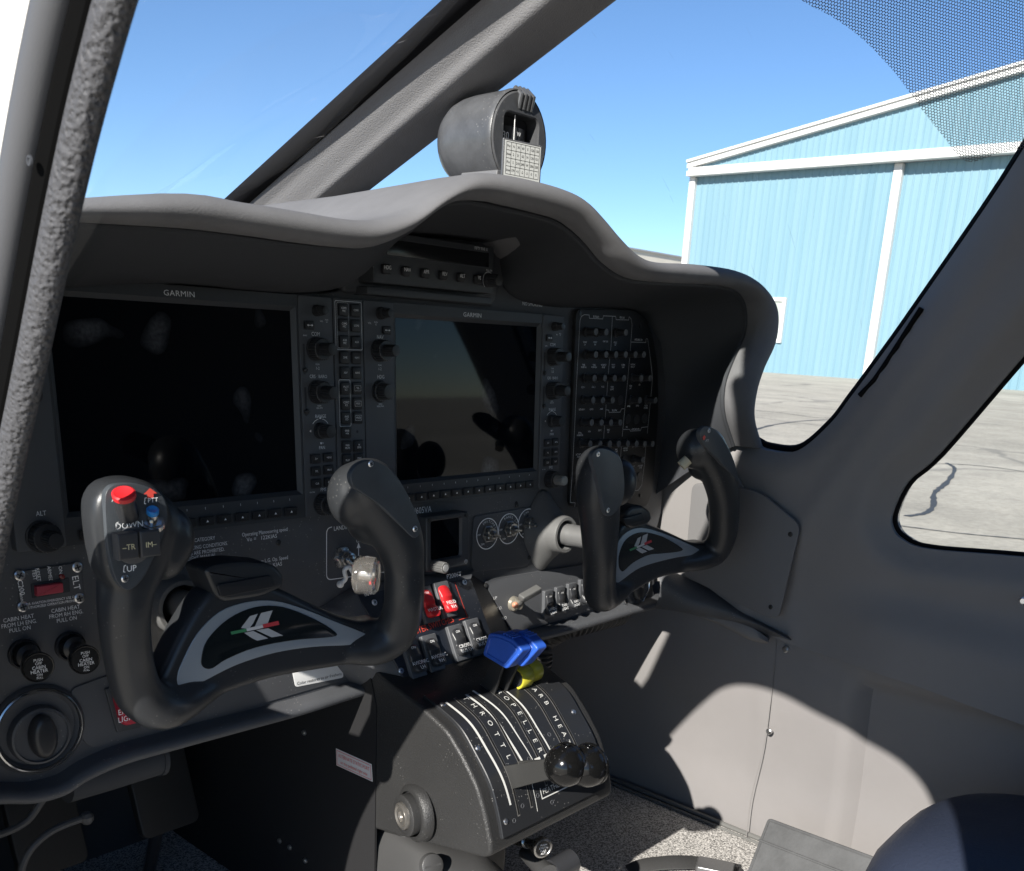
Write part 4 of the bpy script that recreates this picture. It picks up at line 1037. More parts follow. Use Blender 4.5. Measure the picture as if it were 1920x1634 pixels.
def breaker(x, y, blank=False, light=False):
    c = B(x, y)
    if blank:
        q = G(); q.lathe(PAN, c[0], c[1], [(.0062,BZ),(.0060,BZ+.0012),(.0001,BZ+.0014)], 22); return q.build('blank_plug', mat('plug', (.035,.036,.038), .45), cb)
    q = G(); q.lathe(PAN, c[0], c[1], [(.0058,BZ),(.0058,BZ+.0022),(.0048,BZ+.0026),(.0042,BZ+.0030),(.0038,BZ+.0135),(.0040,BZ+.0138),(.0041,BZ+.0150)], 20)
    b_ = q.build('breaker', KNOB, cb)
    q = G(); q.lathe(PAN, c[0], c[1], [(.0041,BZ+.0150),(.0039,BZ+.0156),(.0026,BZ+.0156),(.0022,BZ+.0150),(.0001,BZ+.0150)], 20); q.text(PAN, '5', c[0], c[1], .0032, q.m(INK), BZ+.0152, rot=-.3) if 0 else None
    q.build('breaker_cap', RING, b_)
for x, y in ((585,296),(665,299),(815,302)): breaker(x-10, y)
for x in (575,655,730,805,880,945): breaker(x, 470)
for x in (565,645,720,793,925,995): breaker(x, 650)
for x in (555,630,705,915,1035): breaker(x, 818)
for x in (545,620,693,765): breaker(x, 988)
for x in (533,610,683,753,823,890,955,1015): breaker(x, 1150)
breaker(940, 1272)
for x, y in ((835,820),(893,965),(960,968),(1022,960),(868,1280),(918,1410),(982,1405),(500,1490),(740,820)): breaker(x, y, True)
gs = G(); 
for a in ((990,252),(990,1553),(530,158)): 
    c = B(*a); q = G(); q.lathe(PAN, c[0], c[1], [(.0026,BZ),(.0026,BZ+.0008),(.0002,BZ+.0010)], 12); q.build('screw', DSCREW, cb)
# ================================================================ control yokes
def yoke(name, label, T, Xc):
    t = thing(name, label, 'control yoke', (Xc,-.12,-.04), 'control yokes')
    YF = -.130                                   # front face of the hub
    HF = Fr((0,YF,0),(1,0,0),(0,0,1))            # its frame: out = towards the seats
    g = G()
    hub = [HF.px(*p) for p in T['hub']]
    g.prism(HF, [tuple(p) for p in spline(hub, 4, closed=True)], -.026, 0, .006)
    for path in T['tubes']:
        P = [PY(x, y, d) for x, y, d, r in path]; Rr = [r for *_, r in path]
        Q = spline([(*p, r[0] if isinstance(r, tuple) else r, r[1] if isinstance(r, tuple) else r) for p, r in zip(P, Rr)] if 0 else P, 4)
        rr = []
        for i in range(len(Q)):
            k = i/4; j = min(int(k), len(Rr)-2); rr.append(lerp(Rr[j], Rr[j+1], min(1, k-j)))
        g.tube(Q, rr, 20)
        for e, q in ((0, P[0]), (-1, P[-1])): g.sphere(q, Rr[e]*.985, 20)
    for (x, y, d, r, sc) in T['blobs']: g.sphere(PY(x, y, d), r, 22, sc=sc)
    for poly, d, th, bv in T['heads']:
        f = Fr((0,d,0),(1,0,0),(0,0,1)); pl = [f.px(*p) for p in poly]
        g.prism(f, [tuple(p) for p in spline(pl, 4, closed=True)], -th, 0, bv)
    body = g.build('wheel', YOKEM, t, ang=180)
    for p in body.data.polygons: p.use_smooth = True
    m = body.modifiers.new('merge', 'REMESH'); m.mode = 'VOXEL'; m.voxel_size = .0016; m.use_smooth_shade = True
    # finger scallops and relaxed creases: even the surface
    s = body.modifiers.new('relax', 'SMOOTH'); s.factor = .5; s.iterations = 24
    # grey cover plates on the heads
    for poly, d, scr in T['plates']:
        f = Fr((0,d,0),(1,0,0),(0,0,1)); pl = [tuple(p) for p in spline([f.px(*p) for p in poly], 4, closed=True)]
        q = G(); q.prism(f, pl, -.004, .0009, .0006); o = q.build('cover_plate', HEADM, t, ang=25)
        for x, y in scr:
            q = G(); q.m(SCREWM); k = q.m(LINER); screw(q, x, y, .0026, .0009, f, 0, k); q.build('screw', None, o)
    # emblem shield
    R1 = [HF.px(*p) for p in T['ring_out']]; R2 = [HF.px(*p) for p in T['ring_in']]
    a = [tuple(p) for p in spline(R1, 4, closed=True)]; b = [tuple(p) for p in spline(R2, 4, closed=True)]
    q = G(); q.prism(HF, a, -.003, .0008, .0005); sh = q.build('shield', SILVERB, t, ang=25)
    q = G(); q.prism(HF, b, -.002, .0013, .0002); q.build('inlay', mat('gloss_black', (.008,.011,.012), .12, coat=.5), sh)
    q = G(); 
    M_ = T['emblem']
    ig = q.m(mat('emblem_silver', (.42,.43,.44), .35)); gr = q.m(mat('emblem_green', (.05,.22,.10), .4)); wh = q.m(mat('emblem_white', (.6,.6,.6), .4)); rd = q.m(mat('emblem_red', (.5,.05,.06), .4))
    def fl(pts, k, z):
        pl = [HF.px(*M_(x, y)) for x, y in pts]
        if area(pl) < 0: pl = pl[::-1]
        q.add([HF.p(u,v,z) for u,v in pl], [tuple(range(len(pl)))], k)
    fl(((822,897),(868,836),(908,824),(885,872),(862,903)), ig, .0016); fl(((893,890),(925,820),(985,806),(968,848),(958,880)), ig, .0016)
    fl(((838,922),(885,912),(962,950),(905,962),(880,950)), ig, .0016); fl(((900,908),(962,898),(1038,936),(980,945)), ig, .0016)
    fl(((766,916),(772,931),(852,914),(848,899)), gr, .0019); fl(((848,899),(852,914),(936,896),(932,881)), wh, .0019); fl(((932,878),(936,897),(1018,880),(1013,860)), rd, .0019)
    q.build('emblem', None, sh)
    # clip block on top of the hub
    f = Fr((0,YF+.004,0),(1,0,0),(0,0,1)); q = G(); pl = [f.px(*p) for p in T['clip']]
    q.prism(f, rpoly(pl, .006, 5), -.020, .008, .004); c = q.build('chart_clip', YOKEM, t, ang=30)
    pl = [f.px(*p, .008) for p in T['clip_in']]; q = G(); q.prism(f, rpoly(pl, .0025, 4), .007, .0100, .0008); q.build('clip_pad', mat('soft_black', (.012,.013,.016), .5), c)
    # shaft
    cs = PAN.px(*T['shaft0'], .036); b0 = PAN.p(*cs, .010); b1 = PAN.p(*cs, .118)
    q = G(); q.tube([b0, b1], .0130, 24); q.build('shaft', mat('shaft_steel', (.42,.42,.42), .36, metal=.75), t, ang=40)
    return t
HEADM = mat('head_plate_grey', (.055,.062,.07), .42, bump=.2, bscale=1500, var=.12, vscale=50)
SILVERB = mat('shield_silver', (.33,.37,.41), .38, metal=.35)
zoomL = lambda x, y: (150+x/2.743, 850+y/2.743)
# emblem on the far yoke: same drawing, mapped from the near one
def zoomR(x, y):
    u = (x-766)/252.0; v = (y-880)/80.0
    return (1177+u*43.0+v*1.5, 1021.5+v*18.5-u*5.0 + (-.0))
TL = dict(
 hub=[(296,1290),(318,1240),(345,1185),(372,1140),(398,1110),(440,1094),(500,1096),(540,1110),(590,1134),(640,1156),(685,1168),(722,1165),(748,1195),(735,1222),(690,1243),(620,1256),(514,1275),(405,1312),(330,1345),(290,1330)],
 tubes=[[(268,985,-.142,.0255),(247,1055,-.147,.0225),(235,1110,-.151,.0185),(234,1175,-.147,.0168),(243,1245,-.138,.0165),(262,1302,-.131,.0172),(305,1328,-.127,.0170),(352,1308,-.124,.0150),(400,1285,-.121,.010)],
        [(690,918,-.146,.026),(722,965,-.150,.0245),(748,1015,-.153,.0210),(757,1065,-.153,.0170),(758,1110,-.151,.0175),(754,1150,-.144,.0180),(738,1190,-.135,.0188),(700,1214,-.128,.0170),(650,1220,-.122,.012)]],
 blobs=[(322,1008,-.148,.0155,(1,1,1.4)),(305,1035,-.146,.0165,(1,1,1.2)),(668,930,-.138,.024,(1,1,1.15)),(695,975,-.138,.021,(1,1,1)),
        (734,1050,-.138,.008,(1,1,.7)),(736,1083,-.137,.008,(1,1,.7)),(736,1113,-.135,.008,(1,1,.7))],
 heads=[([(190,925),(215,905),(258,899),(300,912),(322,940),(328,985),(316,1035),(290,1085),(262,1112),(228,1112),(200,1080),(186,1020),(180,960)], -.170, .024, .008)],
 plates=[([(196,934),(197,978),(202,1032),(212,1076),(227,1101),(245,1105),(270,1080),(296,1025),(312,978),(310,945),(296,923),(259,908),(219,908),(202,917)], -.1712, ((234,1085),)),
         ([(657,890),(672,870),(700,864),(735,885),(765,930),(785,980),(786,1000),(774,1008),(750,985),(715,950),(680,925),(662,912)], -.1745, ((695,870),(778,992)))],
 ring_out=[(332,1269),(340,1244),(369,1189),(412,1147),(463,1129),(515,1127),(569,1142),(631,1167),(688,1190),(690,1200),(660,1209),(587,1213),(515,1224),(442,1247),(376,1280),(347,1292),(334,1286)],
 ring_in=[(380,1251),(376,1236),(387,1200),(427,1160),(478,1138),(529,1138),(587,1160),(626,1184),(622,1194),(551,1200),(478,1214),(423,1236),(396,1253)],
 emblem=zoomL, clip=[(372,1066),(392,1056),(440,1050),(505,1055),(524,1078),(522,1098),(480,1116),(410,1126),(392,1112)], clip_in=[(404,1096),(505,1078),(513,1100),(412,1120)],
 shaft0=(352,1138), shaft1=(420,1150))
TR = dict(
 hub=[(1130,1120),(1148,1060),(1156,1010),(1165,985),(1190,970),(1216,980),(1262,1000),(1303,1018),(1335,1018),(1352,1035),(1340,1058),(1305,1072),(1240,1086),(1188,1115),(1160,1132),(1138,1138)],
 tubes=[[(1124,880,-.150,.025),(1122,930,-.152,.0235),(1124,975,-.151,.0215),(1125,1030,-.148,.0190),(1124,1080,-.138,.0185),(1128,1118,-.131,.0185),(1155,1112,-.124,.0135),(1180,1095,-.121,.009)],
        [(1322,838,-.146,.024),(1344,880,-.150,.0225),(1356,925,-.152,.0200),(1358,965,-.150,.0190),(1354,1005,-.143,.0185),(1338,1036,-.133,.0180),(1305,1050,-.125,.0150),(1270,1056,-.121,.011)]],
 blobs=[(1160,905,-.143,.020,(1,1,1.3)),(1302,842,-.136,.022,(1,1,1.1)),(1318,872,-.136,.019,(1,1,1)),
        (1334,915,-.136,.0075,(1,1,.7)),(1337,941,-.136,.0075,(1,1,.7)),(1337,966,-.134,.0075,(1,1,.7))],
 heads=[],
 plates=[([(1109,862),(1112,848),(1126,841),(1149,848),(1164,866),(1169,892),(1169,926),(1160,952),(1143,968),(1133,960),(1126,926),(1115,884)], -.1752, ((1121,852),(1140,957))),
         ([(1312,808),(1322,800),(1340,806),(1360,832),(1376,868),(1383,900),(1381,902),(1366,885),(1346,862),(1322,838),(1312,822)], -.1715, ((1329,808),))],
 ring_out=[(1147,1092),(1146,1060),(1151,1035),(1167,1004),(1196,990),(1230,996),(1272,1012),(1309,1030),(1309,1037),(1296,1041),(1256,1048),(1201,1064),(1167,1087),(1153,1096)],
 ring_in=[(1163,1070),(1159,1060),(1160,1038),(1173,1011),(1201,998),(1240,1006),(1276,1027),(1273,1034),(1240,1038),(1214,1041),(1186,1055),(1169,1070)],
 emblem=zoomR, clip=[(1162,960),(1175,948),(1195,946),(1210,956),(1213,972),(1205,982),(1175,990),(1165,984)], clip_in=[(1166,972),(1202,962),(1207,976),(1172,986)],
 shaft0=(1066,1003), shaft1=(1130,1030))
YL_ = yoke('control_yoke', 'near black control yoke with red and blue buttons on its left horn', TL, .123)
YR_ = yoke('control_yoke', 'far black control yoke with plain horns, standing before the breaker panel', TR, .648)
# ---- switches on the near yoke
f = Fr((0,-.1720,0),(1,0,0),(0,0,1))
def btn(parent, x, y, r, h, d, body, cap, caph, name):
    c = f.p(*f.px(x, y)); d = Vector(d).normalized(); fr = Fr(c, d.cross(Vector((0,0,1))).cross(d) if 0 else Vector((1,0,0))-d*d.x, d.cross(Vector((1,0,0))))
    if fr.n.dot(d) < 0: fr = Fr(c, fr.u*-1, fr.v)
    q = G(); q.lathe(fr, 0, 0, [(r*1.02,-.004),(r,h*.4),(r*.96,h)], 24); b = q.build(name, body, parent)
    q = G(); q.lathe(fr, 0, 0, [(r*1.0,h-.0005),(r*1.08,h),(r*1.08,h+caph*.8),(r*.9,h+caph),(r*.7,h+caph*.85),(.0001,h+caph*.7)], 28); q.build('button_cap', cap, b)
    return fr
btn(YL_, 238, 960, .0066, .0125, (-.30,-.42,.85), KNOB, RED, .0035, 'radio_button')
fr_ = btn(YL_, 285, 978, .0036, .0075, (-.18,-.50,.80), STEEL, mat('sky_blue_plastic', (.02,.20,.55), .35), .0035, 'intercom_button')
q = G(); q.lathe(fr_, 0, 0, [(.0072,-.002),(.0068,.0012),(.004,.0018)], 6); q.lathe(fr_, 0, 0, [(.0082,-.0025),(.0078,.0004),(.004,.0006)], 24); q.build('nut', STEEL, YL_)
q = G(); pc = f.px(249, 1018); 
q.lathe(f, pc[0], pc[1]-.0015, [(.0122,0),(.0120,.0012),(.0112,.0016),(.0001,.0016)], 32); q.build('switch_base', mat('switch_base', (.08,.08,.083), .45), YL_)
for s in (-1,1):
    q = G(); q.m(mat('trim_grey', (.05,.05,.052), .45)); k = q.m(mat('cream_ink', (.75,.68,.42), .5)); cx = pc[0]+s*.0074
    q.prism(f.at(cx, pc[1], .0016), [(-.0069,-.0085),(.0069,-.0085),(.0069,.0085),(-.0069,.0085)], 0, .0075, .0015)
    q.text(f, '\u2013TR' if s < 0 else 'IM\u2013', cx, pc[1]-.0005, .0052, k, .0094, sx=.95, bold=0); q.build('trim_switch', None, YL_, ang=40)
q = G(); q.m(INK); rk = q.m(mat('bright_red_ink', (.7,.08,.06), .5))
for s, x, y, sz in (('DOWN',241,985,.0056),('UP',245,1066,.0056),('PTT',285,938,.0042),('A',212,936,.0050)): q.text(f, s, *f.px(x, y), sz, 0, .0012, bold=0)
for a in (((217,979),(216,993)),((231,1060),(230,1073)),((270,933),(269,945))):
    u, v = f.px(*a[0]), f.px(*a[1]); q.wire(f, [(u[0]+.0012,u[1]),(u[0],u[1]-.0004),(v[0],v[1]+.0004),(v[0]+.0012,v[1])], .0005, .0012)
c = f.px(280, 926); q.add([f.p(c[0]+a*.0011, c[1]+b*.0011, .0012) for a, b in ((-2,-2.4),(2,-2.4),(2,0),(4.3,0),(0,3.4),(-4.3,0),(-2,0))], [tuple(range(7))], rk)
q.build('lettering', None, YL_)
# marks and the cream trigger on the far yoke
f = Fr((0,-.1720,0),(1,0,0),(0,0,1)); q = G(); q.m(INKD); rk = q.m(mat('bright_red_ink', (.7,.08,.06), .5))
c = f.px(1318, 821); q.add([f.p(c[0]+a*.0010, c[1]+b*.0010, .0015) for a, b in ((-2,-2.4),(2,-2.4),(2,0),(4.0,0),(0,3.2),(-4.0,0),(-2,0))], [tuple(range(7))], rk)
q.text(f, 'PTT', *f.px(1324, 827), .004, 0, .0015, bold=0); q.build('lettering', None, YR_)
p0 = PY(1290,862,-.145); p1 = PY(1277,874,-.140); q = G(); q.tube([p0,p1], .0062, 18); q.build('trigger', mat('cream_plastic', (.55,.50,.36), .45), YR_, ang=40)
# ================================================================ boots round the yoke shafts
def boot(x, y, sc, label, collar):
    t = thing('yoke_boot', label, 'shaft boot', PAN.p(*PAN.px(x, y), 0), 'shaft boots')
    c = PAN.px(x, y, .036); q = G()
    def dia(r, z, k): return [PAN.p(c[0]+r*math.cos(a)*(1+k*abs(math.cos(a))**3*.10)-z*.1, c[1]+r*math.sin(a)*(1+k*(abs(math.sin(a))**3)*.55), z) for a in [R(i*8) for i in range(45)]]
    rings = [dia(.034*sc,-.010,1), dia(.034*sc,-.004,1), dia(.0325*sc,-.001,.9), dia(.030*sc,.008,.5), dia(.029*sc,.014,.25), dia(.0265*sc,.018,.1), dia(.0245*sc,.022,0), dia(.0238*sc,.034,0), dia(.0225*sc,.036,0), dia(.0190*sc,.036,0), dia(.0180*sc,.030,0), dia(.0175*sc,.0,0)]
    q.rings(rings, 0, cap0=False, cap1=False); q.build('boot', collar, t, ang=50)
    return t
BOOTM = mat('boot_grey', (.115,.115,.114), .55, bump=.6, bscale=1200, dust=.2)
boot(352, 1138, 1.0, 'grey collar round the shaft of the near control yoke', BOOTM)
boot(1066, 1003, .95, 'grey collar round the shaft of the far control yoke', BOOTM)
S0 = SH    # panel sheet level
def lab(g, s, x, y, sz, m=0, z=None, **k): c = PAN.px(x, y, SH); g.text(PAN, s, c[0], c[1], sz, m, (S0 if z is None else z)+.0003, **k)
g = G(); g.m(mat('placard_ink', (.85,.86,.88), .5))
for s, x, y in (('NORMAL CATEGORY',403,1009),('FLIGHT IN NON-ICING CONDITIONS.',427,1019),('SPINNING ARE PROHIBITED.',421,1030),('REFER TO FLIGHT MANUAL',405,1041)): lab(g, s, x, y, .0048, al='R', sx=.82, bold=0)
lab(g, 'Operating Manoeuvring speed', 497, 998, .0050, sx=.82); lab(g, 'Vo =   122KIAS', 491, 1009, .0052, bold=0)
lab(g, 'Maximum L.G. Op. Speed', 503, 1051, .0050, sx=.85); lab(g, 'VLO =122 KIAS', 500, 1062, .0052, bold=0)
lab(g, 'CABIN HEAT\nFROM LH ENG.\nPULL ON', 36, 1170, .0046, bold=0, sx=.88); lab(g, 'CABIN HEAT\nFROM RH ENG.\nPULL ON', 124, 1152, .0046, bold=0, sx=.88)
lab(g, 'N605VA', 790, 957.5, .0098, sx=.85, bold=0)
g.build('lettering', None, panel)
# landing gear selector
lg = thing('landing_gear_lever', 'clear wheel-shaped landing gear knob on a steel lever beside the near yoke', 'landing gear lever', PAN.p(*PAN.px(642,1048), 0))
g = G(); g.m(INK); c = [PAN.px(*p, SH) for p in ((612,990),(742,972),(742,1070),(612,1088))]
q_ = rpoly(c, .006, 5); nq = len(q_); g.wire(PAN, q_, .0008, SH+.0003, 0, True); cc_ = PAN.px(655,988,SH); 
g.box(PAN, cc_[0]-.002, cc_[1], .040, .006, SH+.0002, SH+.00035, mi=g.m(PANEL)); g.text(PAN, 'LANDING GEAR', cc_[0]-.001, cc_[1], .0062, 0, SH+.0005, bold=0, sx=.85); g.text(PAN, 'UP', *PAN.px(672,1014,SH), .0055, 0, SH+.0003, bold=0)
a, b = PAN.px(672,1050,SH), PAN.px(672,1026,SH); g.wire(PAN, [a,b], .0010, SH+.0003); g.add([PAN.p(b[0]-.0024,b[1]-.001,SH+.0003),PAN.p(b[0]+.0024,b[1]-.001,SH+.0003),PAN.p(b[0],b[1]+.005,SH+.0003)], [(0,1,2)]); g.build('marking', None, lg)
c = PAN.px(640,1045,SH); g = G(); g.lathe(PAN, c[0], c[1], [(.0115,SH),(.0115,SH+.003),(.0085,SH+.004),(.0080,SH+.010),(.0058,SH+.011),(.0052,SH+.018),(.0030,SH+.019)], 6); g.lathe(PAN, c[0], c[1], [(.0064,SH+.008),(.0064,SH+.016),(.003,SH+.017)], 20); g.build('collar', STEEL, lg, ang=30)
p0 = PAN.p(c[0],c[1],SH+.014); wc = PY(686,1079,-.055); g = G(); g.tube([p0, p0.lerp(wc,.5), wc], [.0028,.0035,.0040], 14); g.build('lever', STEEL, lg)
w3 = PY(645,1092,-.035); g = G(); g.tube(spline([PY(665,1080,-.04), PY(655,1064,-.035), PY(646,1070,-.032), PY(648,1085,-.032), PY(640,1094,-.03)], 6), .0022, 12); g.sphere(PY(638,1096,-.03), .0036, 14); g.build('lock_lever', WHITE, lg)
CLEAR = mat('clear_acrylic', (.95,.90,.84), .04, trans=.93, ior=1.49, spec=.5)
axw = Vector((.62,-.78,-.05)).normalized(); fw_ = Fr(wc, axw.cross(Vector((0,0,1)))*-1, (0,0,1)); 
if fw_.n.dot(axw) < 0: fw_ = Fr(wc, fw_.u*-1, (0,0,1))
g = G(); g.lathe(fw_, 0, 0, [(.0001,-.009),(.012,-.009),(.015,-.0108),(.0178,-.009),(.0186,-.005),(.0180,-.0014),(.0186,.0014),(.0186,.0042),(.0180,.006),(.0178,.0094),(.015,.0114),(.012,.010),(.0001,.010)], 40); g.build('clear_knob', CLEAR, lg, ang=30)
g = G(); g.m(STEEL); g.lathe(fw_, 0, 0, [(.004,-.0055),(.004,.0055),(.0001,.0055)], 16); k = g.m(RED); g.box(fw_, .001, -.004, .005, .004, .0035, .006, .001, .0005, mi=k); g.build('hub', None, lg)

# ---- ELT remote
elt = thing('emergency_beacon_switch', 'small plate with a red rocker, four bright screws and the letters ELT', 'beacon switch', PAN.p(*PAN.px(94,1100), 0))
g = G(); pl = [PAN.px(*p, SH) for p in ((32,1072),(150,1053),(157,1126),(37,1147))]; g.prism(PAN, rpoly(pl, .004), SH, SH+.002, .0006); e1 = g.build('plate', PLATE, elt)
gscrews(((37,1079),(145,1064),(149,1122),(43,1138)), elt, .0042, SH+.002, SCREWM, off=0)
g = G(); g.m(INK); z = SH+.002
def L2(s, x, y, sz, m=0, **k): c = PAN.px(x, y, z); g.text(PAN, s, c[0], c[1], sz, m, z+.0003, **k)
L2('ELT', 142, 1093, .0075, rot=-R(86), bold=0); L2('RC200', 38, 1098, .0056, rot=-R(86), bold=0); L2('kannad', 41, 1123, .0036, rot=-R(86)); L2('RESET', 71, 1078, .0040, rot=-R(88), bold=0); L2('TEST', 64, 1078, .0040, rot=-R(88), bold=0); L2('ARMED', 93, 1077, .0040, rot=-R(88), bold=0); L2('ON', 113, 1069, .0040, rot=-R(88), bold=0)
L2('FOR AVIATION EMERGENCY USE ONLY', 99, 1126, .0029, bold=0, sx=.85, rot=R(0)); L2('UNAUTHORIZED OPERATION PROHIBITED', 98, 1133, .0029, bold=0, sx=.85)
g.build('lettering', None, elt)
g = G(); pl = [PAN.px(*p, z) for p in ((57,1095),(129,1083),(131,1110),(60,1122))]; g.prism(PAN, rpoly(pl,.001), z, z+.0008, .0003); g.build('recess', LINER, elt)
g = G(); pl = [PAN.px(*p, z) for p in ((63,1098),(113,1091),(114,1109),(64,1117))]; g.prism(PAN, rpoly(pl,.001), z, z+.0055, .001); g.build('rocker', mat('dusty_red', (.42,.05,.075), .45), elt)
g = G(); g.lathe(PAN, *PAN.px(115,1081,z), [(.0022,z),(.0020,z+.002),(.0001,z+.003)], 14); g.build('lamp', mat('dark_red', (.15,.01,.01), .2), elt)

# ---- cabin heat knobs
def heat(x, y, dx, dy, label):
    t = thing('cabin_heat_knob', label, 'pull knob', PAN.p(*PAN.px(x, y), 0), 'cabin heat knobs')
    c = PAN.px(x, y, SH); g = G(); g.lathe(PAN, c[0], c[1], [(.0122,SH),(.0122,SH+.003),(.0112,SH+.004),(.0110,SH+.006)], 32); g.build('escutcheon', KNOB, t)
    g = G(); g.lathe(PAN, c[0], c[1], [(.0095,SH+.003),(.0092,SH+.010),(.0060,SH+.012),(.0045,SH+.018),(.0050,SH+.020)], 28); g.build('sleeve', KNOB, t)
    tip = PY(x+dx, y+dy, -.036); base = PAN.p(c[0],c[1],SH+.014)
    ax = Vector((tip-base)).normalized(); ax = (ax+Vector((0,-1.2,.15))).normalized()
    fr = Fr(tip, ax.cross(Vector((0,0,1)))*-1, (0,0,1)); 
    if fr.n.dot(ax) < 0: fr = Fr(tip, fr.u*-1, (0,0,1))
    g = G(); g.tube([base, tip-ax*.010], [.0045,.0050], 14); g.lathe(fr, 0, 0, [(.006,-.014),(.0085,-.010),(.0112,-.006),(.0118,-.003),(.0118,-.0005),(.0112,.0004),(.0104,.0002)], 36); kb = g.build('knob', mat('gloss_knob', (.012,.012,.012), .2), t)
    g = G(); g.m(mat('knob_face', (.02,.02,.02), .25)); k = g.m(INK); g.lathe(fr, 0, 0, [(.0106,.0),(.0100,.0008),(.0001,.0010)], 30)
    for s, yy, sz in (('PUSH',.0062,.0034),('OFF',.0034,.0034),('CABIN',.0003,.0040),('HEATER',-.0028,.0042),('ON',-.0056,.0032),('PULL',-.0080,.0026)): g.text(fr, s, 0, yy, sz*.92, k, .0013, bold=0, sx=.9)
    g.build('knob_face', None, kb)
heat(44, 1226, 28, 26, 'black cabin heat pull knob beside the round air vent, the left one of two')
heat(130, 1211, 30, 27, 'black cabin heat pull knob below the plate with the red rocker, nearer the yoke')

# ---- round air vents
def vent(x, y, rr, label, pw=SH):
    t = thing('air_vent', label, 'air vent', PAN.p(*PAN.px(x, y), 0), 'round air vents')
    c = PAN.px(x, y, pw+.004); z = pw
    sy = 1.0
    g = G(); g.lathe(PAN, c[0], c[1], [(rr*1.03,z-.004),(rr*1.03,z+.003),(rr,z+.0055),(rr*.965,z+.0060),(rr*.94,z+.0050),(rr*.93,z+.0035)], 56); g.build('ring', mat('bright_ring', (.42,.43,.44), .16, metal=.95), t, ang=40)
    g = G(); g.lathe(PAN, c[0], c[1], [(rr*1.10,z-.002),(rr*1.07,z+.003),(rr*1.02,z+.0045)], 56); g.lathe(PAN, c[0], c[1], [(rr*.95,z+.0045),(rr*.88,z+.002),(rr*.84,z-.003),(rr*.84,z-.012),(.0001,z-.012)], 56); g.build('housing', PLATE, t, ang=40)
    g = G(); 
    # the eyeball: sphere cap set in the housing, with a twist grip
    rows = []
    for j in range(10):
        ph = R(8*j); rows.append([PAN.p(c[0]+rr*.83*math.cos(ph)*math.cos(a)*1.0, c[1]+rr*.83*math.cos(ph)*math.sin(a), z-.010+rr*.42*math.sin(ph)) for a in [R(i*9) for i in range(40)]])
    g.rings(rows, 0, cap0=False); bl = g.build('ball', KNOB, t, ang=60)
    fr = PAN.at(c[0]+rr*.0, c[1]-rr*.12, z+rr*.13); g = G()
    g.lathe(fr, 0, 0, [(rr*.70,-.010),(rr*.70,.0),(rr*.67,.003),(rr*.62,.0035),(rr*.60,.0015),(rr*.30,.001),(.0001,.001)], 44)
    g.build('flow_ring', PLATE, bl, ang=40)
    g = G(); g.prism(fr, [(a*rr*.32+rr*.02, b*rr*.54) for a,b in [(math.cos(R(i*15)), math.sin(R(i*15))) for i in range(24)]], 0, .010, .006); g.build('grip', KNOB, bl, ang=60)
    return t
vent(74, 1370, .0345, 'large black round air vent with a bright ring at the near end of the panel')
vent(1192, 1096, .0345, 'black round air vent with a bright ring half hidden behind the far control yoke')

# ---- lower left plate with emergency light switch
sp = thing('switch_plate', 'dark plate with a red emergency light rocker, half hidden behind the near yoke', 'switch plate', PAN.p(*PAN.px(210,1330), 0))
g = G(); pl = [PAN.px(*p, SH) for p in ((130,1292),(230,1255),(640,1180),(668,1268),(400,1345),(175,1403),(155,1390))]; g.prism(PAN, rpoly(pl,.006), SH, SH+.0016, .0005); g.build('plate', PLATE, sp)
g = G(); pl = [PAN.px(*p, SH) for p in ((193,1290),(245,1278),(262,1362),(216,1373))]; g.prism(PAN, rpoly(pl,.002), SH+.0016, SH+.004, .0008); g.build('switch_frame', BEZEL, sp)
g = G(); g.m(mat('rocker_red', (.42,.015,.04), .4)); k = g.m(INK); pl = [PAN.px(*p, SH) for p in ((204,1297),(244,1288),(256,1348),(220,1358))]; g.prism(PAN, rpoly(pl,.006), SH+.004, SH+.012, .003)
g.text(PAN, 'EMER.\nLIGHT', *PAN.px(239,1340,SH+.012), .0070, k, SH+.0123, sx=.9); g.text(PAN, 'ON', *PAN.px(226,1302,SH+.012), .004, k, SH+.0123); g.build('rocker', None, sp)
st = thing('sticker', 'small white paper sticker with a line of black writing below the near yoke', 'sticker', PAN.p(*PAN.px(595,1270), 0))
g = G(); g.m(mat('sticker_white', (.7,.7,.7), .6)); k = g.m(mat('black_ink', (.02,.02,.02), .6)); pl = [PAN.px(*p, SH) for p in ((545,1254),(637,1225),(642,1270),(552,1288))]; g.prism(PAN, rpoly(pl,.003), SH+.0016, SH+.002, .0001)
c = PAN.px(597,1272,SH); g.text(PAN, 'Color restores as air freshens', c[0], c[1], .0046, k, SH+.0023, rot=-R(2), bold=0); g.build('sheet', None, st)

# ---- standby display
md = thing('standby_display', 'small square standby display with a ribbed knob at its corner below the registration', 'standby display', PAN.p(*PAN.px(840,1010), 0))
zz = .012
C_ = [PAN.px(*p, zz) for p in ((795,972),(884,962),(880,1055),(797,1073))]
cx = sum(a[0] for a in C_)/4; cy = sum(a[1] for a in C_)/4; w = .064; h = .060
g = G(); outer = [(a+cx,b+cy) for a,b in rrect(w,h,.003,3)]; inner = [(a+cx-.002,b+cy+.003) for a,b in rrect(w-.020,h-.018,.003,3)]; inn2 = [(a+cx-.002,b+cy+.003) for a,b in rrect(w-.016,h-.014,.004,3)]
g.rings([[PAN.p(a,b,SH) for a,b in outer],[PAN.p(a,b,zz-.001) for a,b in outer],[PAN.p(a,b,zz) for a,b in inset(outer,.001)],[PAN.p(a,b,zz) for a,b in inn2],[PAN.p(a,b,zz-.003) for a,b in inner],[PAN.p(a,b,zz-.006) for a,b in inner]], 0, cap0=False, cap1=False); g.build('bezel', BEZEL, md, ang=25)
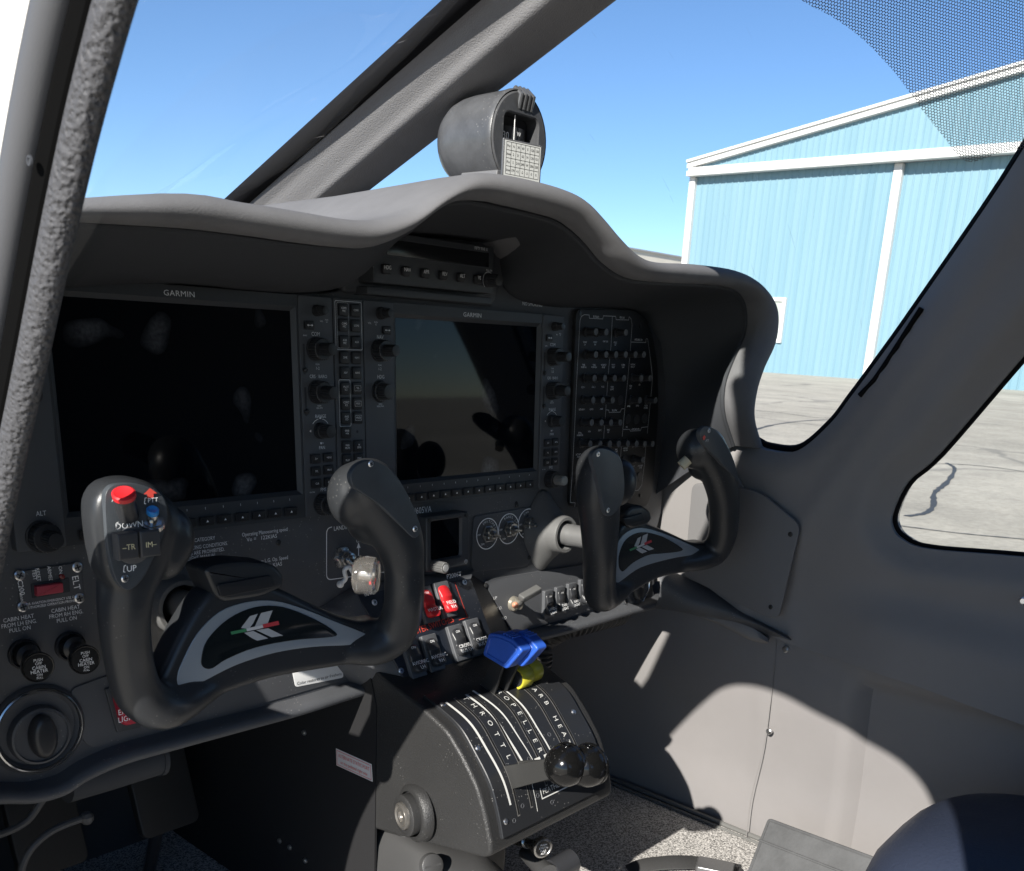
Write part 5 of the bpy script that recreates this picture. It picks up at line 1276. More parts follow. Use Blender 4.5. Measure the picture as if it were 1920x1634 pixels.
g = G(); g.prism(PAN, inner, zz-.005, zz-.003); g.build('screen', SCREENM, md)
for a, b in ((w/2-.004,h/2-.004),(w/2-.004,-h/2+.004),(-w/2+.004,h/2-.004)):
    g = G(); g.lathe(PAN, cx+a, cy+b, [(.0026,zz),(.0026,zz+.0006),(.001,zz+.0008)], 12); g.build('screw', SCREWM if b < 0 else DSCREW, md)
g = G(); kx, ky = cx-w/2+.011, cy-h/2+.006; g.knurl(PAN, kx, ky, .0062, zz, zz+.018, 16, .1); g.build('knob', mat('knob_grey', (.10,.10,.10), .4), md, ang=25)
g = G(); g.lathe(PAN, kx, ky, [(.0038,zz+.018),(.0038,zz+.0186),(.0001,zz+.0188)], 18); g.build('knob_cap', mat('bright_cap', (.6,.6,.6), .3, metal=.6), md)

# ---- dimmer plate with three toggles
dm = thing('dimmer_plate', 'black plate carrying three bright dimmer knobs in a row', 'dimmer plate', PAN.p(*PAN.px(950,1010), 0))
g = G(); pl = [PAN.px(*p, SH) for p in ((887,968),(1000,950),(1012,985),(1009,1030),(985,1062),(888,1072),(882,1060))]; g.prism(PAN, rpoly(pl,.005), SH, SH+.0016, .0005); g.build('plate', PLATE, dm)
gscrews(((992,1046),(969,948)), dm, .0028, SH+.0016)
GB = mat('gunmetal', (.30,.30,.29), .28, metal=.85)
for i, (x, y, s) in enumerate(((912,1001,'SWITCHES'),(952,991.5,'PANEL LT'),(988,982,'CABIN LT'))):
    c = PAN.px(x, y, SH); z = SH+.0016
    g = G(); g.m(INK); g.lathe(PAN, c[0], c[1], [(.0185,z),(.0182,z+.0003),(.0176,z+.0003),(.0173,z)], 44)
    n = len(s)
    for j, ch in enumerate(s): a = R(120-j*96/(n-1)) if n > 1 else 0; g.text(PAN, ch, c[0]+.0142*math.cos(a), c[1]+.0142*math.sin(a), .0040, 0, z+.0003, rot=a-math.pi/2, bold=0)
    for a_, ss in ((180,'OFF'),(235,'DIM'),(270,'.'),(300,'.')): a = R(a_); g.text(PAN, ss, c[0]+.0142*math.cos(a), c[1]+.0142*math.sin(a), .0032, 0, z+.0003, bold=0)
    g.build('dial', None, dm)
    g = G(); g.lathe(PAN, c[0], c[1], [(.0105,z),(.0105,z+.0025),(.0095,z+.003),(.0088,z+.003)], 6); g.knurl(PAN, c[0], c[1], .0082, z+.002, z+.009, 12, .12); g.lathe(PAN, c[0], c[1], [(.0050,z+.009),(.0050,z+.011),(.0030,z+.012)], 16)
    g.box(PAN, c[0], c[1], .0125, .0028, z+.008, z+.0165, .001, .0008, rot=R(-20+i*10)); g.build('knob', GB, dm, ang=25)

# ---- flap and lights plate
fp = thing('flap_and_light_plate', 'black lower plate with the flap lever and a row of black light rockers', 'switch plate', PAN.p(*PAN.px(1020,1130), 0))
ZF = SH+.003
g = G(); pl = [PAN.px(*p, SH) for p in ((905,1090),(930,1083),(1215,1040),(1225,1095),(1130,1135),(960,1190)) ]; g.prism(PAN, rpoly(pl,.006), SH, ZF, .0006); g.build('plate', PLATE, fp)
gscrews(((911,1098),), fp, .003, ZF)
g = G(); g.m(INK)
for s, x, y in (('UP',928,1122),('T.O.',936,1141),('LND',944,1160)): g.text(PAN, s, *PAN.px(x,y,ZF), .0055, 0, ZF+.0003, bold=0)
g.build('lettering', None, fp)
c = PAN.px(962,1132,ZF); g = G(); g.lathe(PAN, c[0], c[1], [(.0095,ZF),(.0090,ZF+.004),(.0065,ZF+.006),(.0055,ZF+.012),(.0030,ZF+.013)], 18); g.build('flap_pivot', mat('brass_cream', (.5,.46,.38), .3, metal=.7), fp)
a0 = PAN.p(c[0], c[1], ZF+.010); a1 = PY(985,1119,-.028); a2 = PY(1008,1106,-.030); g = G(); g.tube([a0, a1], [.003,.0035], 12); f5 = Fr(a1.lerp(a2,.4), (a2-a1), (0,-.3,1)); L_ = (a2-a1).length
g.box(f5, 0, 0, L_*1.5, .0085, -.0045, .0045, .002, .0015); g.build('flap_lever', mat('flap_grey', (.10,.10,.098), .5, bump=.5), fp)
g = G(); g.sphere(PY(966,1135,-.02), .0042, 14); g.build('lever_tip', mat('orange_tip', (.55,.25,.16), .4), fp)
def rocker(parent, fr, cx, cy, w, h, text_, z0, body=KNOB, tilt=.25, frame=True, ink=INK, up='ON', rot=0):
    f = fr.at(cx, cy, z0, rot); g = G()
    g.box(f, 0, 0, w*1.28, h*1.30, 0, .0045, .0015, .001); fr_m = g.build('switch_frame', PLATE, parent)
    g = G(); g.m(body); k = g.m(ink)
    # rocker: side profile extruded across its width, with rounded ends
    pl = rrect(w*.92, h, w*.30, 6)
    def zof(v):
        t = v/(h/2); return .0095 - .0042*t*1.0*(1 if tilt > 0 else -1) - .0030*(1-min(1, abs(t+.15)*3)) 
    top = []
    N = 14
    def half(v):
        r = w*.30; d = h/2-abs(v)
        return (w*.46) if d > r else (w*.46-r)+math.sqrt(max(0, r*r-(r-d)**2))
    rows = []
    for j in range(N*2+1):
        v = -h/2+h*j/(N*2); hw = max(.0004, half(v)); z = zof(v)
        rows.append([f.p(-hw, v, .002), f.p(-hw, v, z-.0012), f.p(-hw*.82, v, z-.0002), f.p(0, v, z), f.p(hw*.82, v, z-.0002), f.p(hw, v, z-.0012), f.p(hw, v, .002)])
    g.grid(rows)
    zt = zof(-h*.26); 
    sl = math.atan2(zof(-h*.4)-zof(-h*.2), h*.2)
    ft = Fr(f.p(0, -h*.25, zt+.0006), f.u, f.v*math.cos(sl)-f.n*math.sin(sl)); g.text(ft, text_, 0, 0, w*.36, k, 0, bold=0, sx=.95)
    if up: 
        zt = zof(h*.40); ft = Fr(f.p(0, h*.38, zt+.0009), f.u, f.v); g.text(ft, up, 0, 0, w*.24, k, 0, bold=0)
    return g.build('rocker', None, parent, ang=60)
for x, y, s in ((1031,1131,'LANDG\nLIGHT'),(1053,1124,'TAXI\nLIGHT'),(1075,1117,'NAV\nLIGHT'),(1097,1109,'STROBE\nLIGHT')):
    c = PAN.px(x, y, ZF+.006); rocker(fp, PAN, c[0], c[1]-.002, .0135, .028, s, ZF)

# ---- hoses under the panel
def hose(pts, r, label):
    P = spline([Vector(p) for p in pts], 26); rr = [r*(1+.10*(1 if i % 4 < 2 else -1)) for i in range(len(P))]
    g = G(); g.tube(P, rr, 22); o = g.build('air_hose', mat('hose_grey', (.05,.048,.045), .5, dust=.2), None); tag(o, label, 'hose', 'ribbed air hoses')
hose([PY(1160,1150,.04), PY(1110,1162,.03), PY(1050,1180,.05), PY(990,1215,.12)], .017, 'ribbed dark air hose curving under the lower edge of the panel')
hose([PY(1000,1185,.03), PY(1008,1225,.01), PY(1002,1268,.02), PY(985,1330,.08)], .018, 'ribbed dark air hose hanging behind the blue levers')
# ================================================================ centre console and throttle quadrant
LEATHER = mat('black_leather', (.024,.024,.024), .45, bump=1.0, bscale=700, rvar=.08, vscale=12, dust=.15)
PRF = [(-.05,-.168),(-.07,-.172),(-.104,-.180),(-.14,-.193),(-.164,-.215),(-.184,-.238),(-.196,-.264),(-.204,-.290),(-.206,-.30)]
con = thing('centre_console', 'black centre console with red and black master switch rockers on its sloping face', 'centre console', (.41,-.03,-.13))
# sloping switch face
T0 = PY(675,1112,-.010); T1 = PY(882,1086,-.010); B0 = PY(759,1284,-.058); B1 = PX(925,1238,.487)
o = (T0+T1+B0+B1)/4
CF = Fr(o, (1,0,0), ((T0+T1)/2-(B0+B1)/2))
if CF.n.y > 0: CF = Fr(o, (-1,0,0), CF.v)
u0, u1 = -.083, .074; vt = CF.px(780,1098)[1]; vb = CF.px(840,1262)[1]
g = G(); pl = [CF.px(*p) for p in ((668,1113),(884,1085),(903,1138),(925,1197),(934,1236),(762,1282),(735,1232))]
g.prism(CF, rpoly(pl, .004), -.03, 0, .0012); g.build('switch_face', mat('console_navy', (.014,.017,.024), .38, bump=.15, bscale=1500, dust=.3), con)
# flared shoulder and sides
A_ = spline([PAN.p(*PAN.px(x,y,SH),SH+.001) for x, y in ((664,1100),(640,1112),(615,1130),(592,1148),(600,1200),(640,1262),(690,1312))], 6)
B_ = spline([CF.p(*CF.px(x,y),-.002) for x, y in ((668,1113),(676,1118),(688,1140),(702,1163),(722,1208),(745,1250),(762,1282))], 6)
g = G(); g.grid([[a.lerp(b,t)+Vector((-.2,-.8,.1))*.010*math.sin(math.pi*t) for t in [i/8 for i in range(9)]] for a, b in zip(A_, B_)])
g.build('shoulder', PANEL, con, ang=80)
A_ = [PAN.p(*PAN.px(x,y,SH),SH) for x, y in ((888,1080),(912,1100),(940,1150),(964,1195),(975,1215))]; B_ = [CF.p(*CF.px(x,y),-.002) for x, y in ((884,1085),(903,1138),(916,1170),(925,1197),(934,1236))]
g = G(); g.grid([[b.lerp(a,t) for t in (0,.5,1)] for a, b in zip(spline(A_,5), spline(B_,5))]); g.build('side', mat('console_navy', (.014,.017,.024), .38), con, ang=80)
# top ledge with the type name
g = G(); a = [PAN.p(*PAN.px(x,y,SH),SH) for x, y in ((664,1098),(780,1080),(888,1068))]; b = [CF.p(*CF.px(x,y),-.001) for x, y in ((668,1113),(782,1098),(884,1085))]
g.grid([[p, p.lerp(q,.6)+Vector((0,-.001,.003)), q] for p, q in zip(a, b)]); g.build('ledge', PANEL, con, ang=80)
g = G(); g.m(INK); ft = Fr(PY(850,1080,-.008), (1,0,0), (0,.5,1)); g.text(ft, 'P2006T', 0, 0, .0075, 0, .0012, bold=0, sk=.3)
g.build('type_name', None, con); g = G(); g.m(INK); ft = Fr(PY(690,1112,-.012), (1,0,0), (0,.5,1)); g.text(ft, 'EMERG GEAR\nDOWN', 0, 0, .004, 0, .002, bold=0); g.build('placard_text', None, con); g = G(); g.m(INK)
# red legend
rk = g.m(REDINK)
def CT(s, x, y, sz, m, **k): c = CF.px(x, y); g.text(CF, s, c[0], c[1], sz, m, .0004, **k)
CT('MASTER SWITCHES', 808, 1175, .0098, rk, bold=0, sx=.82, rot=R(3))
c1 = [CF.px(*p) for p in ((852,1092),(876,1158),(860,1163))]; g.wire(CF, c1, .0007, .0004, rk)
c1 = [CF.px(*p) for p in ((720,1192),(742,1190))]; g.wire(CF, c1, .0007, .0004, rk)
g.build('lettering', None, con)
gscrews(((871,1092),(702,1130),(752,1258)), con, .0034, 0, SCREWM, CF)
for x, y, s, body, up in ((770,1152,'FIELD\nLH',RED,'ON'),(803,1133,'MASTER',RED,'ON'),(836,1124,'FIELD\nRH',RED,''),(778,1236,'AVIONIC\nLH',KNOB,'ON'),(813,1224,'AVIONIC\nRH',KNOB,'ON'),(861,1205,'CROSS\nBUS LH',KNOB,'ON'),(893,1193,'CROSS\nBUS RH',KNOB,'ON')):
    if s == 'FIELD\nLH': continue
    c = CF.px(x, y, .004); rocker(con, CF, c[0], c[1], .0165, .031, s, 0, body, up=up)
# placard below the face
g = G(); pl = [(u0+.004, vb-.002),(u1-.002, vb-.001)]
L0 = CF.p(u0+.003, vb-.0005, -.004); L1 = CF.p(u1+.003, vb+.0005, -.004); L2_ = Vector((L1.x+.0, -.066, -.178)); L3 = Vector((L0.x+.006, -.066, -.178))
g.grid([[L3, L2_],[L0, L1]]); g.grid([[L3+Vector((0,.05,-.02)), L2_+Vector((0,.05,-.02))],[L3, L2_]]); g.build('placard_ledge', mat('placard_brown', (.030,.020,.022), .4), con)
pf = Fr((L0+L1+L2_+L3)/4, (1,0,0), (L0+L1)/2-(L2_+L3)/2); 
g = G(); g.m(INKD); g.text(pf, 'OPERATING LIMITATIONS FOR AUTOPILOT S-TEC 55X', 0, .0048, .0042, 0, .0006, bold=0, sx=.8)
for i, s in enumerate(('Autopilot must be off during take off and landing below 400 ft','Maximum altitude loss during malfunction is noted in the manual','Do not use the autopilot with one engine inoperative','Set trim before engaging')): g.text(pf, s, -.002, .0012-.0031*i, .0030, 0, .0006, sx=.85)
g.build('lettering', None, con)
# ---- quadrant body
ped = thing('throttle_pedestal', 'black leather pedestal with a curved throttle quadrant plate and a knurled friction wheel', 'throttle pedestal', (.42,-.1,-.4))
body = [(.08,-.10),(-.03,-.160),(-.055,-.1695),(-.072,-.1728),(-.103,-.1805),(-.139,-.1938),(-.1625,-.2155),(-.1822,-.2388),(-.1942,-.2645),(-.2025,-.290),(-.2035,-.303),(-.195,-.309),(-.13,-.323),(-.07,-.336),(-.02,-.345),(.12,-.36)]
g = G(); YF_ = Fr((.329,0,0),(0,1,0),(0,0,1)); b2 = rpoly(body, .008, 3); g.prism(YF_, b2, 0, .196); o = g.build('body', LEATHER, ped); bevel(o, .011, 5, 50)
g = G(); low = [(.15,-.33),(-.055,-.33),(-.075,-.36),(-.085,-.42),(-.07,-.53),(.15,-.53)]; g.prism(Fr((.345,0,0),(0,1,0),(0,0,1)), rpoly(low,.02), 0, .15); o = g.build('foot', mat('foot_black', (.02,.02,.02), .5, bump=.3, bscale=900), ped); bevel(o, .008, 3, 50)
# curved plate
def arc(s, x, h=0.0):
    for (a,b),(c,d) in zip(PRF, PRF[1:]):
        L_ = math.hypot(c-a, d-b)
        if s <= L_ or (c,d) == PRF[-1]:
            t = s/L_; n = Vector((0,(d-b)/L_,-(c-a)/L_)); return Vector((x, a+(c-a)*t, b+(d-b)*t)) + n*h
        s -= L_
def ndir(s): return (arc(s+.012,0)+arc(s-.012,0)*-1).normalized()
_S = spline([Vector((0,a,b)) for a, b in PRF], 12)
_D = [0]
for a, b in zip(_S, _S[1:]): _D.append(_D[-1]+(b-a).length)
def arc(s, x, h=0.0):
    j = 0
    while j < len(_S)-2 and _D[j+1] < s: j += 1
    t = (s-_D[j])/(_D[j+1]-_D[j]); p = _S[j].lerp(_S[j+1], t); d = (_S[min(j+3,len(_S)-1)]-_S[max(j-2,0)]).normalized()
    n = Vector((0, d.z, -d.y)); return Vector((x, p.y, p.z)) + n*(h+.0012)
def aframe(s, x, h=0.0):
    p = arc(s, x, h); t = (arc(s+.001,x)-arc(s-.001,x)).normalized(); return Fr(p, (1,0,0), -t)
def strip(g, x0, x1, s0, s1, h, mi=0, w0=None, n=26):
    g.grid([[arc(lerp(s0,s1,i/n), lerp(x0 if w0 is None else w0[0], x0, i/n), h), arc(lerp(s0,s1,i/n), lerp(x1 if w0 is None else w0[1], x1, i/n), h)] for i in range(n+1)][::-1], mi)
g = G(); g.m(mat('quadrant_black', (.018,.019,.021), .36, bump=.1, bscale=1500, rvar=.1, vscale=20, dust=.4)); a = g.m(mat('slot_edge', (.30,.29,.27), .35, metal=.6)); dk = g.m(mat('slot_dark', (.004,.004,.004), .7)); wk = g.m(mat('quadrant_white', (.60,.60,.57), .45))
X0_, X1_ = .343, .509
n = 60; rows = []
for i in range(n+1):
    s = .040+(.212-.040)*i/n; rows.append([arc(s,X0_,-.004), arc(s,X0_,.0), arc(s,X0_+.0008,.0008)]+[arc(s,lerp(X0_+.001,X1_-.001,k/6),.0008) for k in range(7)]+[arc(s,X1_-.0008,.0008), arc(s,X1_,0), arc(s,X1_,-.004)])
g.grid(rows[::-1]); g.grid([[*rows[-1]],[p+Vector((0,.004,-.001)) for p in rows[-1]]][::-1])
for x, s0, s1 in ((.3695,.058,.198),(.3895,.058,.196),(.4165,.050,.182),(.4305,.050,.182),(.4570,.052,.178),(.4765,.052,.178)):
    strip(g, x-.0019, x+.0019, s0, s1, .0010, a); strip(g, x-.0011, x+.0013, s0+.001, s1-.0015, .0012, dk)
strip(g, .3597, .3622, .060, .184, .0011, wk, (.3540,.3570)); strip(g, .3933, .3960, .058, .160, .0011, wk, (.3840,.3868)); strip(g, .4075, .4085, .056, .152, .0011, wk, (.3965,.3995)); strip(g, .4364, .4382, .058, .150, .0011, wk, (.4305,.4332))
strip(g, .3960, .3968, .172, .202, .0011, wk)
for x in (.4105,.4250):
    strip(g, x, x+.0085, .152, .1545, .0012, wk); strip(g, x, x+.0018, .1545, .166, .0012, wk); strip(g, x, x+.0085, .163, .1665, .0012, wk)
def col(word, x, s0, s1, sz):
    for i, ch in enumerate(word):
        if ch == ' ': continue
        f_ = aframe(s0+(s1-s0)*i/(len(word)-1), x, .0013); g.text(f_, ch, 0, 0, sz, wk, 0, rot=0 if 0 else -R(90), bold=0)
for w_, x, s0, s1 in (('THROTTLE',.3795,.064,.153),('PROPELLER',.4235,.060,.146),('CARB HEAT',.4670,.074,.150)): col(w_, x, s0, s1, .0085)
f_ = aframe(.186,.424,.0013); g.text(f_, 'FEATHER', 0, 0, .0075, wk, 0, bold=0); g.wire(f_, [(-.018,.005),(-.018,-.006),(.030,-.006)], .0012, .0, wk)
g.build('quadrant_plate', None, ped, ang=35)
for x, s in ((.350,.061),(.349,.121),(.3505,.197),(.497,.061),(.498,.122),(.498,.195)):
    f_ = aframe(s, x, .0008); q = G(); q.m(SCREWM); k = q.m(LINER); q.lathe(f_, 0, 0, [(.0032,-.001),(.0032,.0004),(.0022,.0012),(.0001,.0012)], 14, 0); q.box(f_, 0, 0, .0036, .0007, .0012, .0014, rot=s*9, mi=k); q.build('screw', None, ped)
for x, s in ((.362,.2),(.401,.187),(.377,.190),(.42,.2),(.404,.150),(.447,.135)):
    f_ = aframe(s, x, .0009); q = G(); q.lathe(f_, 0, 0, [(.0024,0),(.0023,.0002),(.0018,.0002),(.0017,0)], 16); q.build('rivet', PLATE, ped)
# levers
def lever(kind, x, s, tip, wid=.013, th=.0028, label=None, mt=None, base_in=.012):
    t = thing(kind, label, 'engine lever', arc(s, x), {'throttle_lever':'throttle levers','propeller_lever':'propeller levers','carburettor_heat_lever':'carburettor heat levers'}[kind])
    p0 = arc(s, x, -base_in); P = spline([p0, p0.lerp(tip,.5), tip], 5)
    g = G(); rr = []
    for i, p in enumerate(P):
        tt = (P[min(i+1,len(P)-1)]-P[max(i-1,0)]).normalized(); side = Vector((1,0,0)); wv = tt.cross(side).normalized(); w_ = wid*lerp(1.25,.85,i/(len(P)-1))
        rr.append([p+side*(th/2*a)+wv*(w_/2*b) for a, b in ((-1,-1),(1,-1),(1,1),(-1,1))])
    g.rings(rr); o = g.build('arm', mt or mat('lever_black', (.02,.02,.02), .4), t); bevel(o, .0006, 2)
    return t
GLOSS = mat('gloss_black_ball', (.005,.005,.005), .13, rvar=.04, vscale=60, dust=.08)
b1_ = PX(1060,1435,.3695); b2_ = PX(1101,1436,.3895)
for bp, x, lb in ((b1_, .3695, 'throttle lever with glossy black ball, the nearer of the two'),(b2_, .3895, 'throttle lever with glossy black ball, the farther of the two')):
    t = lever('throttle_lever', x, .158, bp, .020, .0026, lb, mat('lever_grey', (.028,.028,.027), .42, bump=.2)); g = G(); g.sphere(bp, .0202, 36); kb = g.build('knob', GLOSS, t, ang=180)
    ax = Vector((1,0,0)); fr = Fr(bp, (0,1,0), (0,0,1)); g = G(); g.lathe(fr, 0, 0, [(.0196,.003),(.0208,.0045),(.0208,.0065),(.0196,.008)], 40); g.build('knob_ring', GLOSS, kb, ang=30)
KL = [(916,1187),(940,1190),(962,1200),(980,1221),(949,1256),(904,1229)]
def bluek(dx, dy, lb):
    x = .4045+dx; tip = PX(938,1235,.4165)+Vector((dx,dy,0)); t = lever('propeller_lever', .4165+dx, .060, tip, .018, .0030, lb)
    fr = Fr((.4045,0,0),(0,1,0),(0,0,1)); pl = [fr.px(*p) for p in KL]
    cx = sum(p[0] for p in pl)/6; cy = sum(p[1] for p in pl)/6
    g = G(); g.prism(Fr((x,dy,0),(0,1,0),(0,0,1)), rpoly(pl, .004, 4), 0, .0155); o = g.build('knob', BLUE, t); bevel(o, .0018, 3, 40)
    # raised border of the thumb recess and ribs along the top
    f2 = Fr((x,dy,0),(0,-1,0),(0,0,1)); q = [(-a,b) for a,b in pl]
    inn = inset(q if area(q) > 0 else q[::-1], .0045); g = G(); pp = rpoly(inn, .003, 3); g.tube([f2.p(a,b,.0) for a,b in pp], .0011, 6, closed=True); g.build('recess_rim', BLUE, o)
    g = G(); a, b = Vector(pl[1]), Vector(pl[2])
    if area(pl) < 0: pass
    for i in range(4): 
        c = a.lerp(b, .1+.25*i); g.tube([(x+.002,c.x+dy,c.y+.0006),(x+.0138,c.x+dy,c.y+.0006)], .0012, 8)
    g.build('ribs', BLUE, o)
bluek(0, 0, 'propeller lever with wedge-shaped blue knob, the nearer of the two'); bluek(.0170, -.006, 'propeller lever with wedge-shaped blue knob, the farther of the two')
for x, (px_, py_), lb in ((.4575,(967,1273),'carburettor heat lever with round yellow knob, the nearer of the two'),(.4770,(985,1262),'carburettor heat lever with round yellow knob, the farther of the two')):
    tip = PX(px_, py_, x-.008); tip.x = x; t = lever('carburettor_heat_lever', x, .066, tip, .014, .0030, lb); fr = Fr((x-.0085,tip.y,tip.z),(0,1,0),(0,0,1))
    g = G(); g.lathe(fr, 0, 0, [(.0092,.0008),(.0116,.0),(.0122,.001),(.0122,.0168),(.0114,.018),(.0001,.018)], 32); kb = g.build('knob', YELLOW, t, ang=40)
    g = G(); g.lathe(Fr(fr.o,(0,-1,0),(0,0,1)), 0, 0, [(.0095,-.0012),(.0090,-.0002),(.0052,-.0002),(.0048,.0008),(.0001,.0008)], 24); g.build('knob_screw', KNOB, kb, ang=30)
# friction wheel on the side
c = PX(764,1528,.318); fr = Fr(c, (0,-1,0), (0,0,1))
fr = Fr(c, Vector((-.25,-1,0)).normalized(), (0,0,1))
if fr.n.x > 0: fr = Fr(c, fr.u*-1, fr.v)
g = G(); g.lathe(fr, 0, 0, [(.031,-.014),(.030,-.006),(.026,-.003),(.0235,-.003)], 44); g.build('friction_surround', LEATHER, ped, ang=60)
g = G(); g.lathe(fr, 0, 0, [(.0215,-.01),(.0215,.004),(.0195,.0055),(.0150,.0055),(.0140,.004)], 44); w_ = g.build('friction_wheel', mat('wheel_black', (.03,.03,.03), .35, bump=.8, bscale=1500), ped, ang=40)
g = G(); g.lathe(fr, 0, 0, [(.0148,.002),(.0140,.0075),(.0118,.0085),(.0095,.0070),(.0092,.0075),(.0055,.0078),(.0050,.0060),(.0001,.0060)], 36); g.build('hub', mat('wheel_hub', (.38,.36,.33), .3, metal=.85), w_, ang=30)
# placard on the pedestal side
al = thing('static_port_placard', 'small white placard with red writing on the near side of the pedestal', 'placard', PX(665,1433,.3285))
fr = Fr((.3283,0,0),(0,-1,0),(0,0,1)); g = G(); g.m(mat('placard_white', (.62,.60,.58), .5)); k = g.m(REDINK)
pl = [fr.px(*p) for p in ((631,1403),(698,1433),(700,1466),(632,1435))]; 
if area(pl) < 0: pl = pl[::-1]
g.prism(fr, pl, -.004, .0009, .0001)
cx, cy = sum(p[0] for p in pl)/4, sum(p[1] for p in pl)/4; wv = Vector(fr.px(698,1433))-Vector(fr.px(631,1403)); an = math.atan2(wv.y, wv.x); 
inn = inset(pl, .0018); g.wire(fr, inn, .0006, .0012, k, True)
ca, sa = math.cos(an), math.sin(an)
g.text(fr, 'ALTERNATE STATIC PORT', cx-sa*.0030, cy+ca*.0030, .0062, k, .0012, rot=an, sx=.72, bold=0); g.text(fr, 'on the pedestal right side', cx+sa*.0040, cy-ca*.0040, .0056, k, .0012, rot=an, sx=.8, bold=0); g.build('sheet', None, al)
side = thing('pedestal_side_panel', 'dark side panel with small screws between the pedestal and the footwell', 'side panel', (.33,.1,-.3))
g = G(); g.prism(Fr((.3275,0,0),(0,1,0),(0,0,1)), [(-.035,-.52),(.40,-.52),(.40,-.05),(-.01,-.12),(-.035,-.2)], 0, .003); g.build('panel', mat('side_black', (.010,.010,.011), .7), side)
for p in ((570,1374),(524,1577),(543,1589),(572,1614)):
    c = PX(*p, .327); q = G(); q.lathe(Fr(c,(0,-1,0),(0,0,1)), 0, 0, [(.0035,-.001),(.0033,.001),(.002,.0018),(.0001,.0018)], 12); q.build('screw', SCREWM, side)
# ---- things below the quadrant
tr = thing('rudder_trim_cover', 'grey moulded trim cover with a slotted screw at the foot of the pedestal', 'trim cover', PY(820,1625,-.09))
c0 = PX(700,1634,.33); 
rows = []
A_ = spline([PX(700,1660,.330), PX(745,1612,.335), PX(800,1600,.345), (PX(870,1602,.38)), PX(920,1612,.41), PX(960,1650,.44)], 5)
g = G(); g.grid([[a+Vector((.02,.10,.0)), a+Vector((0,.03,.004)), a, a+Vector((-.012,-.022,-.014)), a+Vector((-.02,-.03,-.05)), a+Vector((-.02,-.02,-.12))] for a in A_][::-1]); g.build('cover', mat('dark_grey_plastic', (.05,.05,.05), .42, bump=.4, bscale=1000), tr, ang=80)
c = PX(806,1610,.34)+Vector((-.01,-.015,.002)); fr = Fr(c, (1,-.3,0), (0,.5,1)); g = G(); g.lathe(fr, 0, 0, [(.013,-.006),(.012,.0),(.0105,.001),(.0001,.001)], 26); g.box(fr, 0, 0, .019, .0022, .0009, .0012, mi=g.m(LINER)); g.mats = [mat('dark_grey_plastic', (.05,.05,.05), .42), LINER]; g.mi = [min(m_,1) for m_ in g.mi]; g.build('slotted_screw', None, tr, ang=40)
g = G(); c = PX(868,1625,.35)+Vector((-.012,-.02,0)); fr = Fr(c, (1,-.2,0), (0,.6,1)); 
for i in range(3): g.box(fr, 0, .005-.004*i, .014, .0016, 0, .0008)
g.build('grip_marks', mat('grip_grey', (.18,.18,.18), .5), tr)
ks = thing('push_knob', 'bright metal push knob with a lettered face under the quadrant', 'pull knob', PX(1020,1590,.46))
a = PX(965,1572,.47)+Vector((0,.0,0)); b = PX(1018,1591,.445); d = (b-a).normalized(); g = G(); g.tube([a-d*.03, a, a.lerp(b,.45)], [.0085,.0085,.0075], 6); g.tube([a.lerp(b,.4), b-d*.004], [.0055,.0055], 16); g.build('stem', STEEL, ks, ang=30)
ax = (d+Vector((-.35,-1.1,.35))).normalized(); fr = Fr(b, ax.cross(Vector((0,0,1)))*-1, (0,0,1)); fr = fr if fr.n.dot(ax) > 0 else Fr(b, fr.u*-1, (0,0,1))
g = G(); g.lathe(fr, 0, 0, [(.0075,-.010),(.0115,-.007),(.0120,-.002),(.0115,.0005),(.0095,.001),(.0090,.0004),(.0001,.0004)], 32); kb = g.build('knob', STEEL, ks, ang=30)
g = G(); g.m(mat('knob_face', (.02,.02,.02), .25)); k = g.m(INK); g.lathe(fr, 0, 0, [(.0088,.0004),(.0087,.0009),(.0001,.0010)], 24)
for s, y in (('PUSH',.0045),('STATIC',.0010),('PULL',-.0025),('ALT',-.0058)): g.text(fr, s, 0, y, .0034, k, .0013, bold=0)
g.build('knob_face', None, kb)
pk = thing('parking_brake_lever', 'dark lever with a round end lying under the bright push knob', 'lever', PX(1010,1625,.46))
g = G(); g.tube([PX(985,1600,.50), PX(1000,1612,.47), PX(1030,1640,.45)], [.008,.010,.011], 14); g.build('arm', mat('dark_grey_plastic', (.05,.05,.05), .42), pk); g = G(); a = PX(1035,1634,.46); g.tube([a, a+Vector((.03,-.004,.004))], .0135, 22); g.build('end', KNOB, pk, ang=40)

# ================================================================ seat, case, belt, footwell
seat = thing('copilot_seat', 'dark blue leather seat cushion at the lower right corner, partly in sunlight', 'seat', (.72,-.65,-.53))
SEATM = mat('navy_leather', (.028,.036,.060), .42, bump=.9, bscale=260, rvar=.08, vscale=10, spec=.45)
g = G(); 
def sup(v, e): return math.copysign(abs(v)**e, v)
def cushion(c, a, b, h, ez=.5, exy=.45, nu=44, nv=22, squash=None):
    rows = []
    for j in range(nv+1):
        ph = -math.pi/2+math.pi*j/nv; r = []
        for i in range(nu): 
            th = 2*math.pi*i/nu; x = a*sup(math.cos(ph),ez)*sup(math.cos(th),exy); y = b*sup(math.cos(ph),ez)*sup(math.sin(th),exy); z = h*sup(math.sin(ph),ez)
            r.append(Vector((c[0]+x, c[1]+y, c[2]+z)))
        rows.append(r)
    return rows
g.rings(cushion((.705,-.686,-.370), .170, .240, .112, .6, .62)); cu = g.build('cushion', SEATM, seat, ang=180)
g = G(); g.tube(spline([Vector((.705+.168*sup(math.cos(t),.62), -.686+.238*sup(math.sin(t),.62), -.370)) for t in [i*2*math.pi/24 for i in range(24)]], 3, closed=True), .0045, 8, closed=True); g.build('piping', SEATM, cu)
